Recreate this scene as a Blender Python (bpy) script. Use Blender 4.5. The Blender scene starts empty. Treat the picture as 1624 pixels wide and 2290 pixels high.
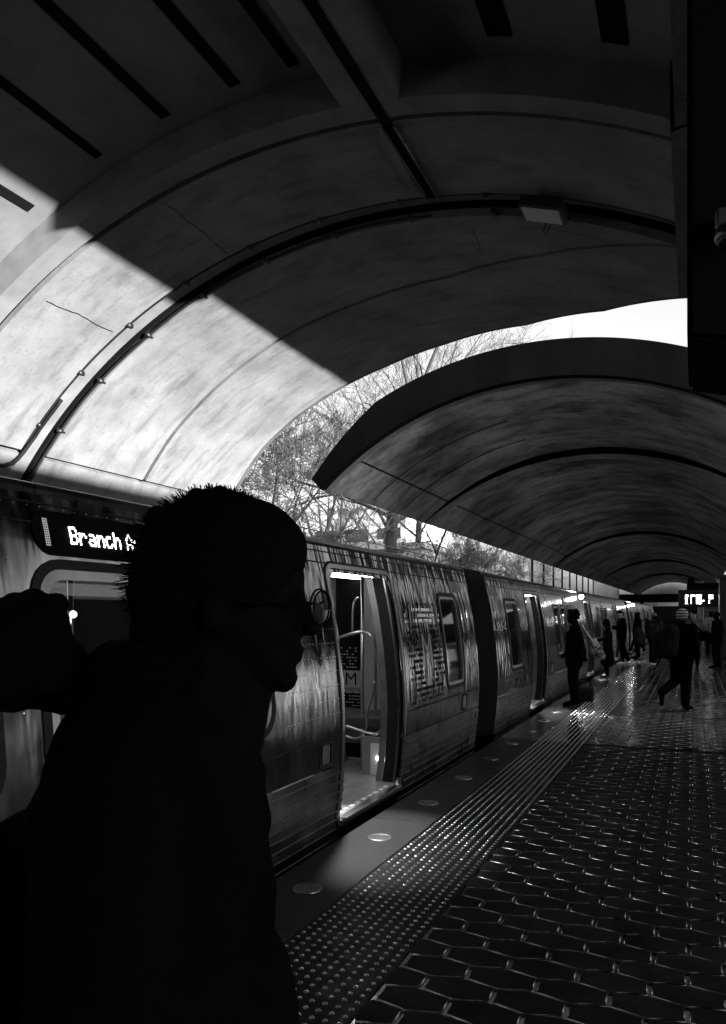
import bpy, bmesh, math, random
from mathutils import Vector, Matrix, noise
R = math.radians
rnd = random.Random(7)
SC = bpy.context.scene
COL = SC.collection

# ------------------------------------------------------------------ camera, world, sun, exposure
F_PX, W_PX = 1705.0, 1624.0
YAW = math.atan(741 / F_PX)
cam_d = bpy.data.cameras.new('camera'); cam = bpy.data.objects.new('camera', cam_d); COL.objects.link(cam)
cam_d.sensor_fit = 'HORIZONTAL'; cam_d.sensor_width = 36.0
cam_d.lens = 36.0 * F_PX / W_PX
cam_d.shift_y = (1374 - 1145) / W_PX
cam_d.clip_start = 0.05; cam_d.clip_end = 3000
EYE = 1.6
cam.location = (0, 0, EYE); cam.rotation_euler = (R(90), 0, YAW)
SC.camera = cam

wd = bpy.data.worlds.new('World'); SC.world = wd; wd.use_nodes = True
nt = wd.node_tree; nt.nodes.clear()
sky = nt.nodes.new('ShaderNodeTexSky'); sky.sky_type = 'NISHITA'; sky.sun_disc = False
sky.sun_elevation = R(14); sky.sun_rotation = R(110); sky.dust_density = 4.0; sky.air_density = 1.5
bw = nt.nodes.new('ShaderNodeRGBToBW'); bgn = nt.nodes.new('ShaderNodeBackground'); wo = nt.nodes.new('ShaderNodeOutputWorld')
bgn.inputs['Strength'].default_value = 0.112
nt.links.new(sky.outputs[0], bw.inputs[0]); nt.links.new(bw.outputs[0], bgn.inputs['Color']); nt.links.new(bgn.outputs[0], wo.inputs[0])

sun_d = bpy.data.lights.new('sun', 'SUN'); sun_d.energy = 4.9; sun_d.angle = R(0.6); sun_d.color = (1, 1, 1)
sun = bpy.data.objects.new('sun', sun_d); COL.objects.link(sun)
SUN_EL, SUN_AZ = -4.6, 20.0          # light glancing in from the right, off the wet ground beyond the platform
e, a_ = R(SUN_EL), R(SUN_AZ)
travel = Vector((-math.cos(a_) * math.cos(e), math.sin(a_) * math.cos(e), -math.sin(e)))
sun.rotation_euler = travel.to_track_quat('-Z', 'Y').to_euler()

SC.view_settings.view_transform = 'Standard'; SC.view_settings.look = 'None'
SC.view_settings.exposure = 2.12; SC.view_settings.gamma = 1.0
SC.cycles.max_bounces = 5; SC.cycles.diffuse_bounces = 1; SC.cycles.glossy_bounces = 3
SC.cycles.transparent_max_bounces = 8; SC.cycles.transmission_bounces = 3
SC.cycles.sample_clamp_indirect = 3.0
SC.cycles.use_denoising = True

# ------------------------------------------------------------------ materials
M = {}
def mat(name, base=0.3, rough=0.6, metal=0.0, var=0.0, scale=(1, 1, 1), nscale=3.0, detail=6.0, bump=0.0, bscale=None, bstretch=None,
        rvar=0.0, spec=0.5, lo=None, hi=None, emit=0.0, p0=0.35, p1=0.65, spots=0.0, aniso=0.0, second=None, bdist=0.02, bdet=5.0):
    m = bpy.data.materials.new(name); m.use_nodes = True; n = m.node_tree; L = n.links
    b = n.nodes['Principled BSDF']
    b.inputs['Base Color'].default_value = (base, base, base, 1)
    b.inputs['Roughness'].default_value = rough; b.inputs['Metallic'].default_value = metal
    b.inputs['Specular IOR Level'].default_value = spec
    tc = n.nodes.new('ShaderNodeTexCoord')
    def nz(sc, st, det):
        mp = n.nodes.new('ShaderNodeMapping'); mp.inputs['Scale'].default_value = st
        t = n.nodes.new('ShaderNodeTexNoise'); t.inputs['Scale'].default_value = sc; t.inputs['Detail'].default_value = det
        t.inputs['Roughness'].default_value = 0.62
        L.new(tc.outputs['Object'], mp.inputs[0]); L.new(mp.outputs[0], t.inputs['Vector']); return t
    def ramp(src, x0, c0, x1, c1):
        r = n.nodes.new('ShaderNodeMapRange'); r.inputs['From Min'].default_value = x0; r.inputs['From Max'].default_value = x1
        r.inputs['To Min'].default_value = c0; r.inputs['To Max'].default_value = c1; r.clamp = True
        L.new(src, r.inputs['Value']); return r.outputs[0]
    def mul(a, b2):
        q = n.nodes.new('ShaderNodeMath'); q.operation = 'MULTIPLY'; L.new(a, q.inputs[0]); L.new(b2, q.inputs[1]); return q.outputs[0]
    if var:
        t = nz(nscale, scale, detail)
        l = lo if lo is not None else base * (1 - var); h = hi if hi is not None else base * (1 + var)
        out = ramp(t.outputs['Fac'], p0, l, p1, h)
        if second:
            t2 = nz(second[0], second[1], 5.0)
            out = mul(out, ramp(t2.outputs['Fac'], second[2], second[3], second[4], 1.0))
        if spots:
            t3 = nz(nscale * 16, scale, 3.0)
            out = mul(out, ramp(t3.outputs['Fac'], 0.30, 1 - spots, 0.40, 1.0))
        cc = n.nodes.new('ShaderNodeCombineColor')
        for k in range(3): L.new(out, cc.inputs[k])
        L.new(cc.outputs[0], b.inputs['Base Color'])
    if rvar:
        t = nz(nscale * 2.3, scale, 4.0)
        L.new(ramp(t.outputs['Fac'], 0.35, max(0.02, rough - rvar), 0.65, min(1, rough + rvar)), b.inputs['Roughness'])
    if bump:
        t = nz(bscale or nscale * 4, bstretch or scale, bdet)
        bp = n.nodes.new('ShaderNodeBump'); bp.inputs['Strength'].default_value = bump; bp.inputs['Distance'].default_value = bdist
        L.new(t.outputs['Fac'], bp.inputs['Height']); L.new(bp.outputs[0], b.inputs['Normal'])
    if emit:
        b.inputs['Emission Color'].default_value = (1, 1, 1, 1); b.inputs['Emission Strength'].default_value = emit
    M[name] = m; return m

mat('vault_concrete', 0.16, 0.9, var=0.3, lo=0.14, hi=0.225, scale=(1, 1, 1), nscale=1.1, detail=12, bump=0.25, bscale=9, spots=0.22, spec=.2,
    second=(2.6, (0.45, 1.6, 0.45), 0.34, 0.70, 0.5))
mat('far_concrete', 0.3, 0.85, var=0.5, lo=0.10, hi=0.60, scale=(0.8, 1.0, 0.8), nscale=0.5, detail=12, bump=0.15, bscale=5, spots=0.45,
    second=(2.1, (0.6, 1.2, 0.6), 0.34, 0.45, 0.52))
mat('soffit_concrete', 0.17, 0.9, var=0.18, nscale=2.2, bump=0.1, bscale=9, spec=.1, bdist=.004)
mat('coffer_concrete', 0.165, 0.9, var=0.12, nscale=2.2, bump=0.1, bscale=9, spec=.1, bdist=.004)
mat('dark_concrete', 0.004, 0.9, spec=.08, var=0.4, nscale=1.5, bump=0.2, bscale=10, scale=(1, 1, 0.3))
mat('stained_concrete', 0.08, 0.9, var=.5, lo=.03, hi=.13, nscale=1.4, detail=9, scale=(.6, 1.6, .6), spec=.2)
mat('wall_concrete', 0.3, 0.85, var=0.22, nscale=0.5, scale=(1, 1, 0.5), bump=0.1)
mat('joint_black', 0.006, 0.9, spec=.05)
mat('black_metal', 0.012, 0.45, metal=0.0)
mat('rubber', 0.006, 0.7, spec=0.2)
mat('steel', 0.21, 0.16, metal=1.0, var=0.35, scale=(1, 1.5, 0.6), nscale=2.2, rvar=0.06, bump=0.55, bscale=1.9, bstretch=(1, 5.0, 0.9), bdist=.05, bdet=1.5)
mat('steel_dull', 0.16, 0.34, metal=1.0, var=0.35, scale=(1, 1, 1), nscale=2.5, rvar=0.08, bump=0.10, bscale=3.0)
mat('steel_bright', 0.42, 0.28, metal=1.0, var=0.15, nscale=4)
mat('steel_frame', 0.30, 0.32, metal=1.0, var=0.2, nscale=5)
mat('inner_panel', 0.22, 0.5, var=0.1, nscale=3)
mat('inner_dark', 0.06, 0.5, var=0.2, nscale=3)
mat('inner_floor', 0.22, 0.45, var=0.3, nscale=9, spots=0.4)
mat('seat_vinyl', 0.03, 0.45)
mat('white_print', 0.75, 0.5)
mat('black_print', 0.002, 0.6, spec=.03)
mat('granite', 0.021, 0.42, var=0.5, nscale=60, detail=3, rvar=0.12, bump=0.6, bscale=130, spec=0.5, bdist=.0015)
mat('tile', 0.013, 0.55, var=0.5, nscale=2, rvar=0.14, bump=0.3, bscale=60, spec=0.28, bdist=.001)
mat('grout', 0.004, 0.14, spec=0.9, var=.3, nscale=5, rvar=.06, bump=.3, bscale=40, bdist=.002)
mat('wet_edge', 0.004, 0.16, spec=1.0, var=.3, nscale=5, bump=.3, bscale=60, bdist=.001)
mat('tactile', 0.0025, 0.42, var=0.5, nscale=5, rvar=0.10, bump=0.3, bscale=70, spec=0.6, bdist=.001)
mat('ground_soil', 0.06, 0.95, var=0.4, nscale=0.4)
mat('ballast', 0.03, 0.95, var=0.5, nscale=8, bump=0.6, bscale=20)
mat('bark', 0.03, 0.9, var=0.4, nscale=6, scale=(1, 1, 0.3), bump=0.4, bscale=20)
mat('bark_pale', 0.13, 0.9, var=0.4, nscale=6, scale=(1, 1, 0.3))
mat('pale_building', 0.55, 0.8, var=0.1, nscale=0.4)
mat('panel_wall', 0.34, 0.8, var=0.15, nscale=0.4, scale=(1, 1, 0.4))
mat('window_dark', 0.02, 0.15)
mat('coat_black', 0.0015, 0.95, var=0.3, nscale=6, spec=0.02)
mat('cloth_black', 0.002, 0.95, var=0.3, nscale=8, spec=0.03)
mat('cloth_dark', 0.010, 0.9, var=0.5, nscale=9, spec=0.2)
mat('pack_cloth', 0.005, 0.8, var=.8, nscale=14, spec=.05, bump=.5, bscale=30)
mat('cloth_grey', 0.10, 0.9, var=0.4, nscale=9, spec=0.2)
mat('cloth_pale', 0.45, 0.9, var=0.3, nscale=9, spec=0.2)
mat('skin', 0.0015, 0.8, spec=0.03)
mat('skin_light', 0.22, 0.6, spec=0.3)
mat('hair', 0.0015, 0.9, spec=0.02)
mat('hair_grey', 0.12, 0.8)
mat('shoe_white', 0.6, 0.6)
mat('glass_disc', 0.06, 0.18, var=0.3, nscale=20)
mat('lamp_diffuser', 0.5, 0.4)
mat('led_white', 0.8, 0.5, emit=5.0)
mat('led_dim', 0.3, 0.5, emit=.06)
mat('strip_light', 0.8, 0.5, emit=1.6)
mat('added_door_glow', 0.4, 0.5, emit=1.6)  # glow added on the unseen train, for reflections
mat('added_window_glow', 0.2, 0.3, emit=.12)  # dim glow added on the unseen train, for reflections
mat('door_lamp', 0.8, 0.5, emit=40.0)
mat('lintel_lamp', 0.8, 0.5, emit=12.0)
mat('lamp_glint_dot', 0.8, 0.5, emit=5.0)

for k_, i_ in (('wet_edge', 2.9), ('grout', 1.6)): M[k_].node_tree.nodes['Principled BSDF'].inputs['IOR'].default_value = i_
def stripes_mat(name, c0, c1, scale, direction='Z'):
    m = bpy.data.materials.new(name); m.use_nodes = True; n = m.node_tree; L = n.links; b = n.nodes['Principled BSDF']
    tc = n.nodes.new('ShaderNodeTexCoord'); w = n.nodes.new('ShaderNodeTexWave'); w.bands_direction = direction
    w.inputs['Scale'].default_value = scale; w.inputs['Distortion'].default_value = 0.6
    r = n.nodes.new('ShaderNodeMapRange'); r.inputs['From Min'].default_value = .4; r.inputs['From Max'].default_value = .6
    r.inputs['To Min'].default_value = c0; r.inputs['To Max'].default_value = c1
    cc = n.nodes.new('ShaderNodeCombineColor')
    L.new(tc.outputs['Object'], w.inputs['Vector']); L.new(w.outputs['Fac'], r.inputs['Value'])
    for k in range(3): L.new(r.outputs[0], cc.inputs[k])
    L.new(cc.outputs[0], b.inputs['Base Color']); b.inputs['Roughness'].default_value = .9; M[name] = m
stripes_mat('knit_stripes', 0.01, 0.22, 7.0)
mat('patterned_cloth', 0.1, 0.9, var=.5, lo=.01, hi=.22, nscale=22, detail=2, p0=.47, p1=.53)

def waves():
    n = M['steel'].node_tree; L = n.links; bp = [q for q in n.nodes if q.type == 'BUMP'][0]
    g = n.nodes.new('ShaderNodeNewGeometry'); sx = n.nodes.new('ShaderNodeSeparateXYZ'); L.new(g.outputs['Position'], sx.inputs[0])
    r = n.nodes.new('ShaderNodeValToRGB'); mr = n.nodes.new('ShaderNodeMapRange'); mr.inputs['From Max'].default_value = 40; L.new(sx.outputs['Y'], mr.inputs['Value'])
    el = r.color_ramp.elements; el[0].position = 0; el[0].color = (.10,)*3+(1,); el[1].position = 1; el[1].color = (.10,)*3+(1,)
    for p_, v_ in ((3.5/40, .12), (5.2/40, .30), (6.7/40, .40), (9/40, .42), (14/40, .28), (15.5/40, .12)): e_ = el.new(p_); e_.color = (v_,)*3+(1,)
    L.new(mr.outputs[0], r.inputs[0]); L.new(r.outputs[0], bp.inputs['Strength'])
waves()
# glass: partly mirror, partly see-through
def glass(name, tint):
    m = bpy.data.materials.new(name); m.use_nodes = True; n = m.node_tree; n.nodes.clear(); L = n.links
    o = n.nodes.new('ShaderNodeOutputMaterial'); mx = n.nodes.new('ShaderNodeMixShader'); g = n.nodes.new('ShaderNodeBsdfGlossy')
    t = n.nodes.new('ShaderNodeBsdfTransparent'); fr = n.nodes.new('ShaderNodeFresnel'); fr.inputs['IOR'].default_value = 1.7
    t.inputs[0].default_value = (tint,) * 3 + (1,); g.inputs['Roughness'].default_value = 0.03; g.inputs[0].default_value = (.8, .8, .8, 1)
    L.new(fr.outputs[0], mx.inputs[0]); L.new(t.outputs[0], mx.inputs[1]); L.new(g.outputs[0], mx.inputs[2]); L.new(mx.outputs[0], o.inputs[0]); M[name] = m
glass('glass_tinted', 0.35); glass('glass_clear', 0.85)

# wet paving: the near part under the roof is only damp, the part under the open gap is wet
def wet(name, s0, s1):
    m = M[name]; n = m.node_tree; L = n.links; b = n.nodes['Principled BSDF']
    g = n.nodes.new('ShaderNodeNewGeometry'); sx = n.nodes.new('ShaderNodeSeparateXYZ'); L.new(g.outputs['Position'], sx.inputs[0])
    r = n.nodes.new('ShaderNodeMapRange'); r.inputs['From Min'].default_value = 9.74; r.inputs['From Max'].default_value = 9.84
    r.inputs['To Min'].default_value = 1.0; r.inputs['To Max'].default_value = 0.42; L.new(sx.outputs['Y'], r.inputs['Value'])
    q = n.nodes.new('ShaderNodeMath'); q.operation = 'MULTIPLY'
    r2 = n.nodes.new('ShaderNodeMapRange'); r2.inputs['From Min'].default_value = 9.74; r2.inputs['From Max'].default_value = 9.84
    r2.inputs['To Min'].default_value = s0; r2.inputs['To Max'].default_value = s1; L.new(sx.outputs['Y'], r2.inputs['Value']); L.new(r2.outputs[0], b.inputs['Specular IOR Level'])
    src = b.inputs['Roughness'].links[0].from_socket; L.new(src, q.inputs[0]); L.new(r.outputs[0], q.inputs[1]); L.new(q.outputs[0], b.inputs['Roughness'])
wet('tile', .03, .6); wet('tactile', .06, .7); wet('granite', .06, .6)

# ------------------------------------------------------------------ helpers
def link(name, me, m=None, parent=None, smooth=False):
    if m is not None:
        me.materials.append(M[m] if isinstance(m, str) else m)
    if smooth:
        for p in me.polygons: p.use_smooth = True
    o = bpy.data.objects.new(name, me); COL.objects.link(o)
    if parent is not None: o.parent = parent
    return o
def obj(name, bm, m, parent=None, smooth=False):
    me = bpy.data.meshes.new(name); bm.normal_update(); bm.to_mesh(me); bm.free()
    return link(name, me, m, parent, smooth)
def tag(o, label, cat, group=None):
    o['label'] = label; o['category'] = cat
    if group: o['group'] = group
    return o
def thing(name, label, cat, loc=(0, 0, 0), rz=0, group=None):
    o = bpy.data.objects.new(name, None); o.empty_display_size = .2; COL.objects.link(o); o.location = loc; o.rotation_euler = (0, 0, rz)
    return tag(o, label, cat, group)
def struct(o, kind='structure'):
    o['kind'] = kind; return o
def BM(): return bmesh.new()
def box(bm, x0, x1, y0, y1, z0, z1, bev=0.0):
    b = bmesh.new() if bev else bm
    v = [b.verts.new(p) for p in ((x0,y0,z0),(x1,y0,z0),(x1,y1,z0),(x0,y1,z0),(x0,y0,z1),(x1,y0,z1),(x1,y1,z1),(x0,y1,z1))]
    for f in ((3,2,1,0),(4,5,6,7),(0,1,5,4),(1,2,6,5),(2,3,7,6),(3,0,4,7)): b.faces.new([v[i] for i in f])
    if bev:
        bmesh.ops.bevel(b, geom=b.edges[:], offset=bev, segments=2, affect='EDGES', profile=.6)
        me = bpy.data.meshes.new('t'); b.to_mesh(me); b.free(); bm.from_mesh(me); bpy.data.meshes.remove(me)
def tube(bm, pts, r, n=8, r1=None, caps=True):
    pts = [Vector(p) for p in pts]; rings = []
    up = Vector((0.13, 0.21, 1)).normalized()
    for i, p in enumerate(pts):
        d = (pts[min(i + 1, len(pts) - 1)] - pts[max(i - 1, 0)])
        if d.length < 1e-9: d = Vector((0, 0, 1))
        d.normalize(); s = d.cross(up)
        if s.length < .05: s = d.cross(Vector((1, 0, 0)))
        s.normalize(); t = s.cross(d)
        rr = r if r1 is None else r + (r1 - r) * i / (len(pts) - 1)
        rings.append([bm.verts.new(p + (s * math.cos(2*math.pi*k/n) + t * math.sin(2*math.pi*k/n)) * rr) for k in range(n)])
    for a, b in zip(rings, rings[1:]):
        for k in range(n): bm.faces.new((a[k], a[(k+1) % n], b[(k+1) % n], b[k]))
    if caps:
        bm.faces.new(rings[0][::-1]); bm.faces.new(rings[-1])
def bend(pts, k=4):
    """Catmull-Rom smoothing of a poly-line"""
    P = [Vector(p) for p in pts]; out = []
    for i in range(len(P) - 1):
        p0 = P[max(i-1, 0)]; p1 = P[i]; p2 = P[i+1]; p3 = P[min(i+2, len(P)-1)]
        for j in range(k):
            t = j / k
            out.append(0.5 * ((2*p1) + (-p0+p2)*t + (2*p0-5*p1+4*p2-p3)*t*t + (-p0+3*p1-3*p2+p3)*t**3))
    out.append(P[-1]); return out
def disc(bm, c, r, n=24, z=0.0):
    vs = [bm.verts.new((c[0] + r*math.cos(2*math.pi*k/n), c[1] + r*math.sin(2*math.pi*k/n), c[2]+z)) for k in range(n)]
    bm.faces.new(vs)
def ball(bm, c, r, sc=(1, 1, 1), rot=None, sub=2):
    mt = Matrix.Translation(Vector(c)) @ (rot.to_4x4() if rot else Matrix()) @ Matrix.Diagonal((*[r*s for s in sc], 1))
    bmesh.ops.create_icosphere(bm, subdivisions=sub, radius=1, matrix=mt)
def capsule(bm, a, b, ra, rb, n=12):
    a = Vector(a); b = Vector(b); ball(bm, a, ra); ball(bm, b, rb)
    if (b-a).length > 1e-4: tube(bm, [a, b], ra, n, rb)
def remesh(bm, vox, smooth=4):
    me = bpy.data.meshes.new('blob'); bm.to_mesh(me); bm.free()
    o = bpy.data.objects.new('blob', me); COL.objects.link(o)
    mo = o.modifiers.new('r', 'REMESH'); mo.mode = 'VOXEL'; mo.voxel_size = vox; mo.use_smooth_shade = True
    sm = o.modifiers.new('s', 'SMOOTH'); sm.factor = 0.6; sm.iterations = smooth
    dg = bpy.context.evaluated_depsgraph_get()
    out = bpy.data.meshes.new_from_object(o.evaluated_get(dg))
    bpy.data.objects.remove(o); bpy.data.meshes.remove(me)
    for p in out.polygons: p.use_smooth = True
    return out
def text_bm(s, size, place, ext=0.002, align='LEFT'):
    """lettering laid in a plane: place(u, v) -> 3D; returns a bmesh"""
    cu = bpy.data.curves.new('t', 'FONT'); cu.body = s; cu.size = size; cu.align_x = align; cu.resolution_u = 3
    o = bpy.data.objects.new('t', cu); COL.objects.link(o)
    dg = bpy.context.evaluated_depsgraph_get(); me = bpy.data.meshes.new_from_object(o.evaluated_get(dg))
    bm = bmesh.new(); bm.from_mesh(me)
    for v in bm.verts: v.co = place(v.co.x, v.co.y)
    bpy.data.objects.remove(o); bpy.data.curves.remove(cu); bpy.data.meshes.remove(me)
    return bm

# ------------------------------------------------------------------ ground, tracks, platform
b = BM()
xs = [-400, -60, -20, -11, -10.9, -6.4, -6.3, -1.7, -1.6, 9.0, 9.1, 14, 20, 40, 80, 160, 400]
def gz(x):
    if x <= -11: return 0.3 + min(6, (-11 - x) * 0.06)
    if x <= 20: return -1.25
    return -1.25 - (x - 20) * 0.13  # unseen ground dropped so the below-horizontal sun gets through
ys = [-300, -60, -20, 0, 20, 40, 80, 160, 300, 700]
gv = [[b.verts.new((x, y, gz(x))) for x in xs] for y in ys]
for j in range(len(ys)-1):
    for i in range(len(xs)-1): b.faces.new((gv[j][i], gv[j][i+1], gv[j+1][i+1], gv[j+1][i]))
struct(obj('ground', b, 'ground_soil'))
b = BM(); box(b, -6.2, -2.42, -40, 109, -1.24, -1.08); struct(obj('track_bed', b, 'ballast'))
b = BM()
for x in (-4.9, -3.3):
    box(b, x-.035, x+.035, -40, 108, -1.07, -0.92)
struct(obj('rails', b, 'steel_dull'))
b = BM(); box(b, -2.30, 9.0, -30, 109, -1.22, -0.05); struct(obj('platform', b, 'dark_concrete'))

# granite edge in slabs with fine joints
b = BM(); y = -2.0
SL = [5.55 + 2.16 * k for k in range(-4, 26)]
for y0, y1 in zip(SL, SL[1:]):
    box(b, -2.32, -1.842, y0 + .005, y1 - .005, -.20, 0.0, bev=.004)
struct(obj('granite_edge', b, 'granite'))

# tactile strip: truncated domes
b = BM(); box(b, -1.836, -1.247, -2, 62, -.049, -.004)
P = .0592
def dome(bm, x, y, r, h, n):
    r1 = [bm.verts.new((x + r*math.cos(2*math.pi*k/n), y + r*math.sin(2*math.pi*k/n), -.0035)) for k in range(n)]
    r2 = [bm.verts.new((x + .72*r*math.cos(2*math.pi*k/n), y + .72*r*math.sin(2*math.pi*k/n), h*.8-.004)) for k in range(n)]
    r3 = [bm.verts.new((x + .42*r*math.cos(2*math.pi*k/n), y + .42*r*math.sin(2*math.pi*k/n), h-.004)) for k in range(n)]
    for A, B in ((r1, r2), (r2, r3)):
        for k in range(n): f = bm.faces.new((A[k], A[(k+1) % n], B[(k+1) % n], B[k])); f.smooth = True; f.material_index = 1
    f = bm.faces.new(r3); f.smooth = True; f.material_index = 1
for j in range(int(45 / P)):
    yy = 1.1 + j * P
    for i in range(10):
        x = -1.81 + i * P + (0.0)
        dome(b, x + rnd.uniform(-.001, .001), yy, .0125, .0062, 10 if yy < 9 else 6)
tsx = struct(obj('tactile_strip', b, 'tactile')); tsx.data.materials.append(M['wet_edge'])

# hexagonal pavers, each a slightly tilted bevelled tile
b = BM(); box(b, -1.245, 9.0, -2, 108, -.048, -.012); struct(obj('grout_bed', b, 'grout'))
b = BM()
Wt, PT = .300, .161
hx, e2, fy = Wt/2 - .0062, .0585, .0925
def hexa(bm, cx, cy, tilt):
    pts = [(hx, -e2), (hx, e2), (0, fy), (-hx, e2), (-hx, -e2), (0, -fy)]
    pts = [(max(cx + px, -1.240), cy + py) for px, py in pts]
    def ring(k, z):
        return [bm.verts.new((cx + (px-cx)*k, cy + (py-cy)*k, z + tilt[0]*(px-cx) + tilt[1]*(py-cy))) for px, py in pts]
    r0, r1, r2 = ring(1, -.013), ring(.985, -.0045), ring(.952, 0.0)
    for A, B, s in ((r0, r1, False), (r1, r2, True)):
        for k in range(6):
            f = bm.faces.new((A[k], A[(k+1) % 6], B[(k+1) % 6], B[k])); f.smooth = s; f.material_index = 1
    bm.faces.new(r2)
row = 0; yy = 0.9
while yy < 62:
    if abs(yy - 9.78) > .07:
        for i in range(-1, 18 if yy < 30 else 12):
            cx = -1.245 + .02 + i * Wt + (Wt/2 if row % 2 else 0)
            if cx + hx < -1.20: continue
            hexa(b, cx, yy, (rnd.gauss(0, .004), rnd.gauss(0, .006)))
    row += 1; yy += PT
hp = struct(obj('hexagonal_paving', b, 'tile')); hp.data.materials.append(M['wet_edge'])
b = BM(); box(b, 3.9, 8.99, -2, 62, -.011, -.001); box(b, -1.24, 8.99, 62.1, 108, -.011, -.001); struct(obj('plain_paving', b, 'tile'))
b = BM(); box(b, -1.24, 8.9, 9.735, 9.825, -.011, .001); struct(obj('expansion_joint', b, 'grout'))

# round edge lights let into the granite
for i, yy in enumerate([2.85, 3.95, 5.06, 6.15, 7.23, 8.31, 9.40, 10.5, 11.6, 12.7, 15.0, 17.2, 19.4, 21.6, 24, 26.2, 28.4]):
    t = thing('edge_light', 'round flush glass edge light in the granite, nearest' if i == 0 else 'round glass light set flush in the granite platform edge', 'edge light', (-2.07, yy, 0), 0, 'round edge lights along the platform edge')
    t['label'] = ['round edge light in the dark granite beside the foreground man, nearest of the row',
      'round edge light in the granite near the foreground man, second nearest of the row', 'bright lit round edge light in the granite just outside the open train door',
      'round edge light just past the open door, dimmer than the lit one'][i] if i < 4 else ['fifth','sixth','seventh','eighth','ninth','tenth','eleventh','twelfth','thirteenth','fourteenth','fifteenth','sixteenth','seventeenth'][i-4] + ' round edge light along the granite, counted from the camera'
    bb = BM(); tube(bb, [(.083*math.cos(k/24*2*math.pi), .083*math.sin(k/24*2*math.pi), .001) for k in range(25)], .004, 5, caps=False); obj('ring', bb, 'steel_frame', t, True)
    bb = BM(); disc(bb, (0, 0, 0), .08, 28, .0035); obj('lens', bb, 'glass_disc', t)

# ------------------------------------------------------------------ vaults
def interp(tab, x):
    if x <= tab[0][0]: return tab[0][1]
    for (x0, y0), (x1, y1) in zip(tab, tab[1:]):
        if x <= x1: return y0 + (y1-y0)*(x-x0)/(x1-x0)
    return tab[-1][1]
def shell(bm, C, rin, rout, t0, t1, ya, yb, ny=2, nt=72):
    """solid arc slab: C=(x,z) of the axis, angles t0..t1 in degrees from the crown (left negative); ya/yb numbers or functions of x"""
    fa = ya if callable(ya) else (lambda x: ya); fb = yb if callable(yb) else (lambda x: yb)
    inn, out = [], []
    for i in range(nt+1):
        t = R(t0 + (t1-t0)*i/nt)
        for rr, L in ((rin, inn), (rout, out)):
            x, z = C[0] + rr*math.sin(t), C[1] + rr*math.cos(t); xr = C[0] + 8*math.sin(t)
            y0, y1 = fa(xr), fb(xr)
            L.append([bm.verts.new((x, y0 + (y1-y0)*j/ny, z)) for j in range(ny+1)])
    for i in range(nt):
        for j in range(ny):
            f = bm.faces.new((inn[i][j], inn[i][j+1], inn[i+1][j+1], inn[i+1][j])); f.smooth = True
            f = bm.faces.new((out[i][j], out[i+1][j], out[i+1][j+1], out[i][j+1])); f.smooth = True
        bm.faces.new((inn[i][0], inn[i+1][0], out[i+1][0], out[i][0])); bm.faces.new((inn[i][ny], out[i][ny], out[i+1][ny], inn[i+1][ny]))
    for s in (0, nt):
        for j in range(ny): bm.faces.new((inn[s][j], out[s][j], out[s][j+1], inn[s][j+1]))
    bm.normal_update()
    for e_ in bm.edges:
        if len(e_.link_faces) == 2 and e_.calc_face_angle(0) > .6: e_.smooth = False
NC = (-4.0, -1.15)      # near vault axis (x, z), radius 8
TL, TR = -60, 29.2      # left foot, right cut edge
LED = -47.85            # ledge angle: x -9.93
end_tab = [(-11, 15.25), (-9.61, 15.15), (-8.8, 14.87), (-7.9, 14.75), (-5.8, 14.68), (-4.47, 14.44), (-2.77, 13.86), (-1.34, 12.8), (-.07, 11.27), (.6, 10.6)]
grv_tab = [(-11, 12.2), (-9.96, 12.04), (-9.1, 11.85), (-8.0, 11.74), (-6.4, 11.62), (-5.1, 11.58), (-3.5, 11.38), (-2.0, 10.71), (-.24, 9.62), (.6, 9.60)]
fe = lambda x: interp(end_tab, x); fg = lambda x: interp(grv_tab, x)
can = thing('near_canopy', 'big concrete barrel vault canopy overhead, its left side brightly lit', 'canopy', (0, 0, 0))
b = BM(); shell(b, NC, 8.36, 8.62, TL, TR, -9, 7.10); obj('coffered_ceiling', b, 'coffer_concrete', can)
for rx, w in [(-7.35, .12), (-6.3, .11), (-5.35, .13), (-4.45, .14), (-3.75, .13), (-1.62, .24), (-.62, .24)]:
    th = math.degrees(math.asin((rx - NC[0]) / 8.36)); dt = math.degrees(w / 8.36 / 2)
    b = BM(); shell(b, NC, 8.35, 8.365, th-dt, th+dt, -9, 6.85, 1, 3); obj('coffer_groove', b, 'joint_black', can)
b = BM(); shell(b, NC, 8.0, 8.365, math.degrees(math.asin(.67/8)), math.degrees(math.asin(1.30/8)), -9, 7.101, 1, 6); obj('crown_beam', b, 'soffit_concrete', can)
b = BM(); shell(b, NC, 7.99, 8.01, math.degrees(math.asin(.96/8)), math.degrees(math.asin(1.08/8)), -9, 9.05, 1, 2); obj('crown_joint', b, 'joint_black', can)
b = BM()
for xx in (.93, 1.10):
    th = math.asin(xx/8); tube(b, [(NC[0]+7.97*math.sin(th), y, NC[1]+7.97*math.cos(th)) for y in (7.5, 9.05)], .012, 6)
obj('crown_conduit', b, 'steel_dull', can, True)
b = BM(); shell(b, NC, 8.0, 8.62, TL, TR, 7.105, 7.385, 1); obj('transverse_rib', b, 'soffit_concrete', can)
b = BM(); shell(b, NC, 8.10, 8.62, TL, TR, 7.39, 7.50, 1); obj('rib_joint', b, 'joint_black', can)
b = BM(); shell(b, NC, 8.03, 8.62, LED+.15, TR, 7.505, 9.06, 4); obj('ceiling_panel', b, 'vault_concrete', can)
b = BM(); shell(b, NC, 8.17, 8.62, TL, TR, 9.065, 9.50, 1); obj('conduit_recess', b, 'soffit_concrete', can)
b = BM(); shell(b, NC, 8.10, 8.62, TL, TR, 9.505, 9.56, 1); obj('recess_lip', b, 'joint_black', can)
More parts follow.
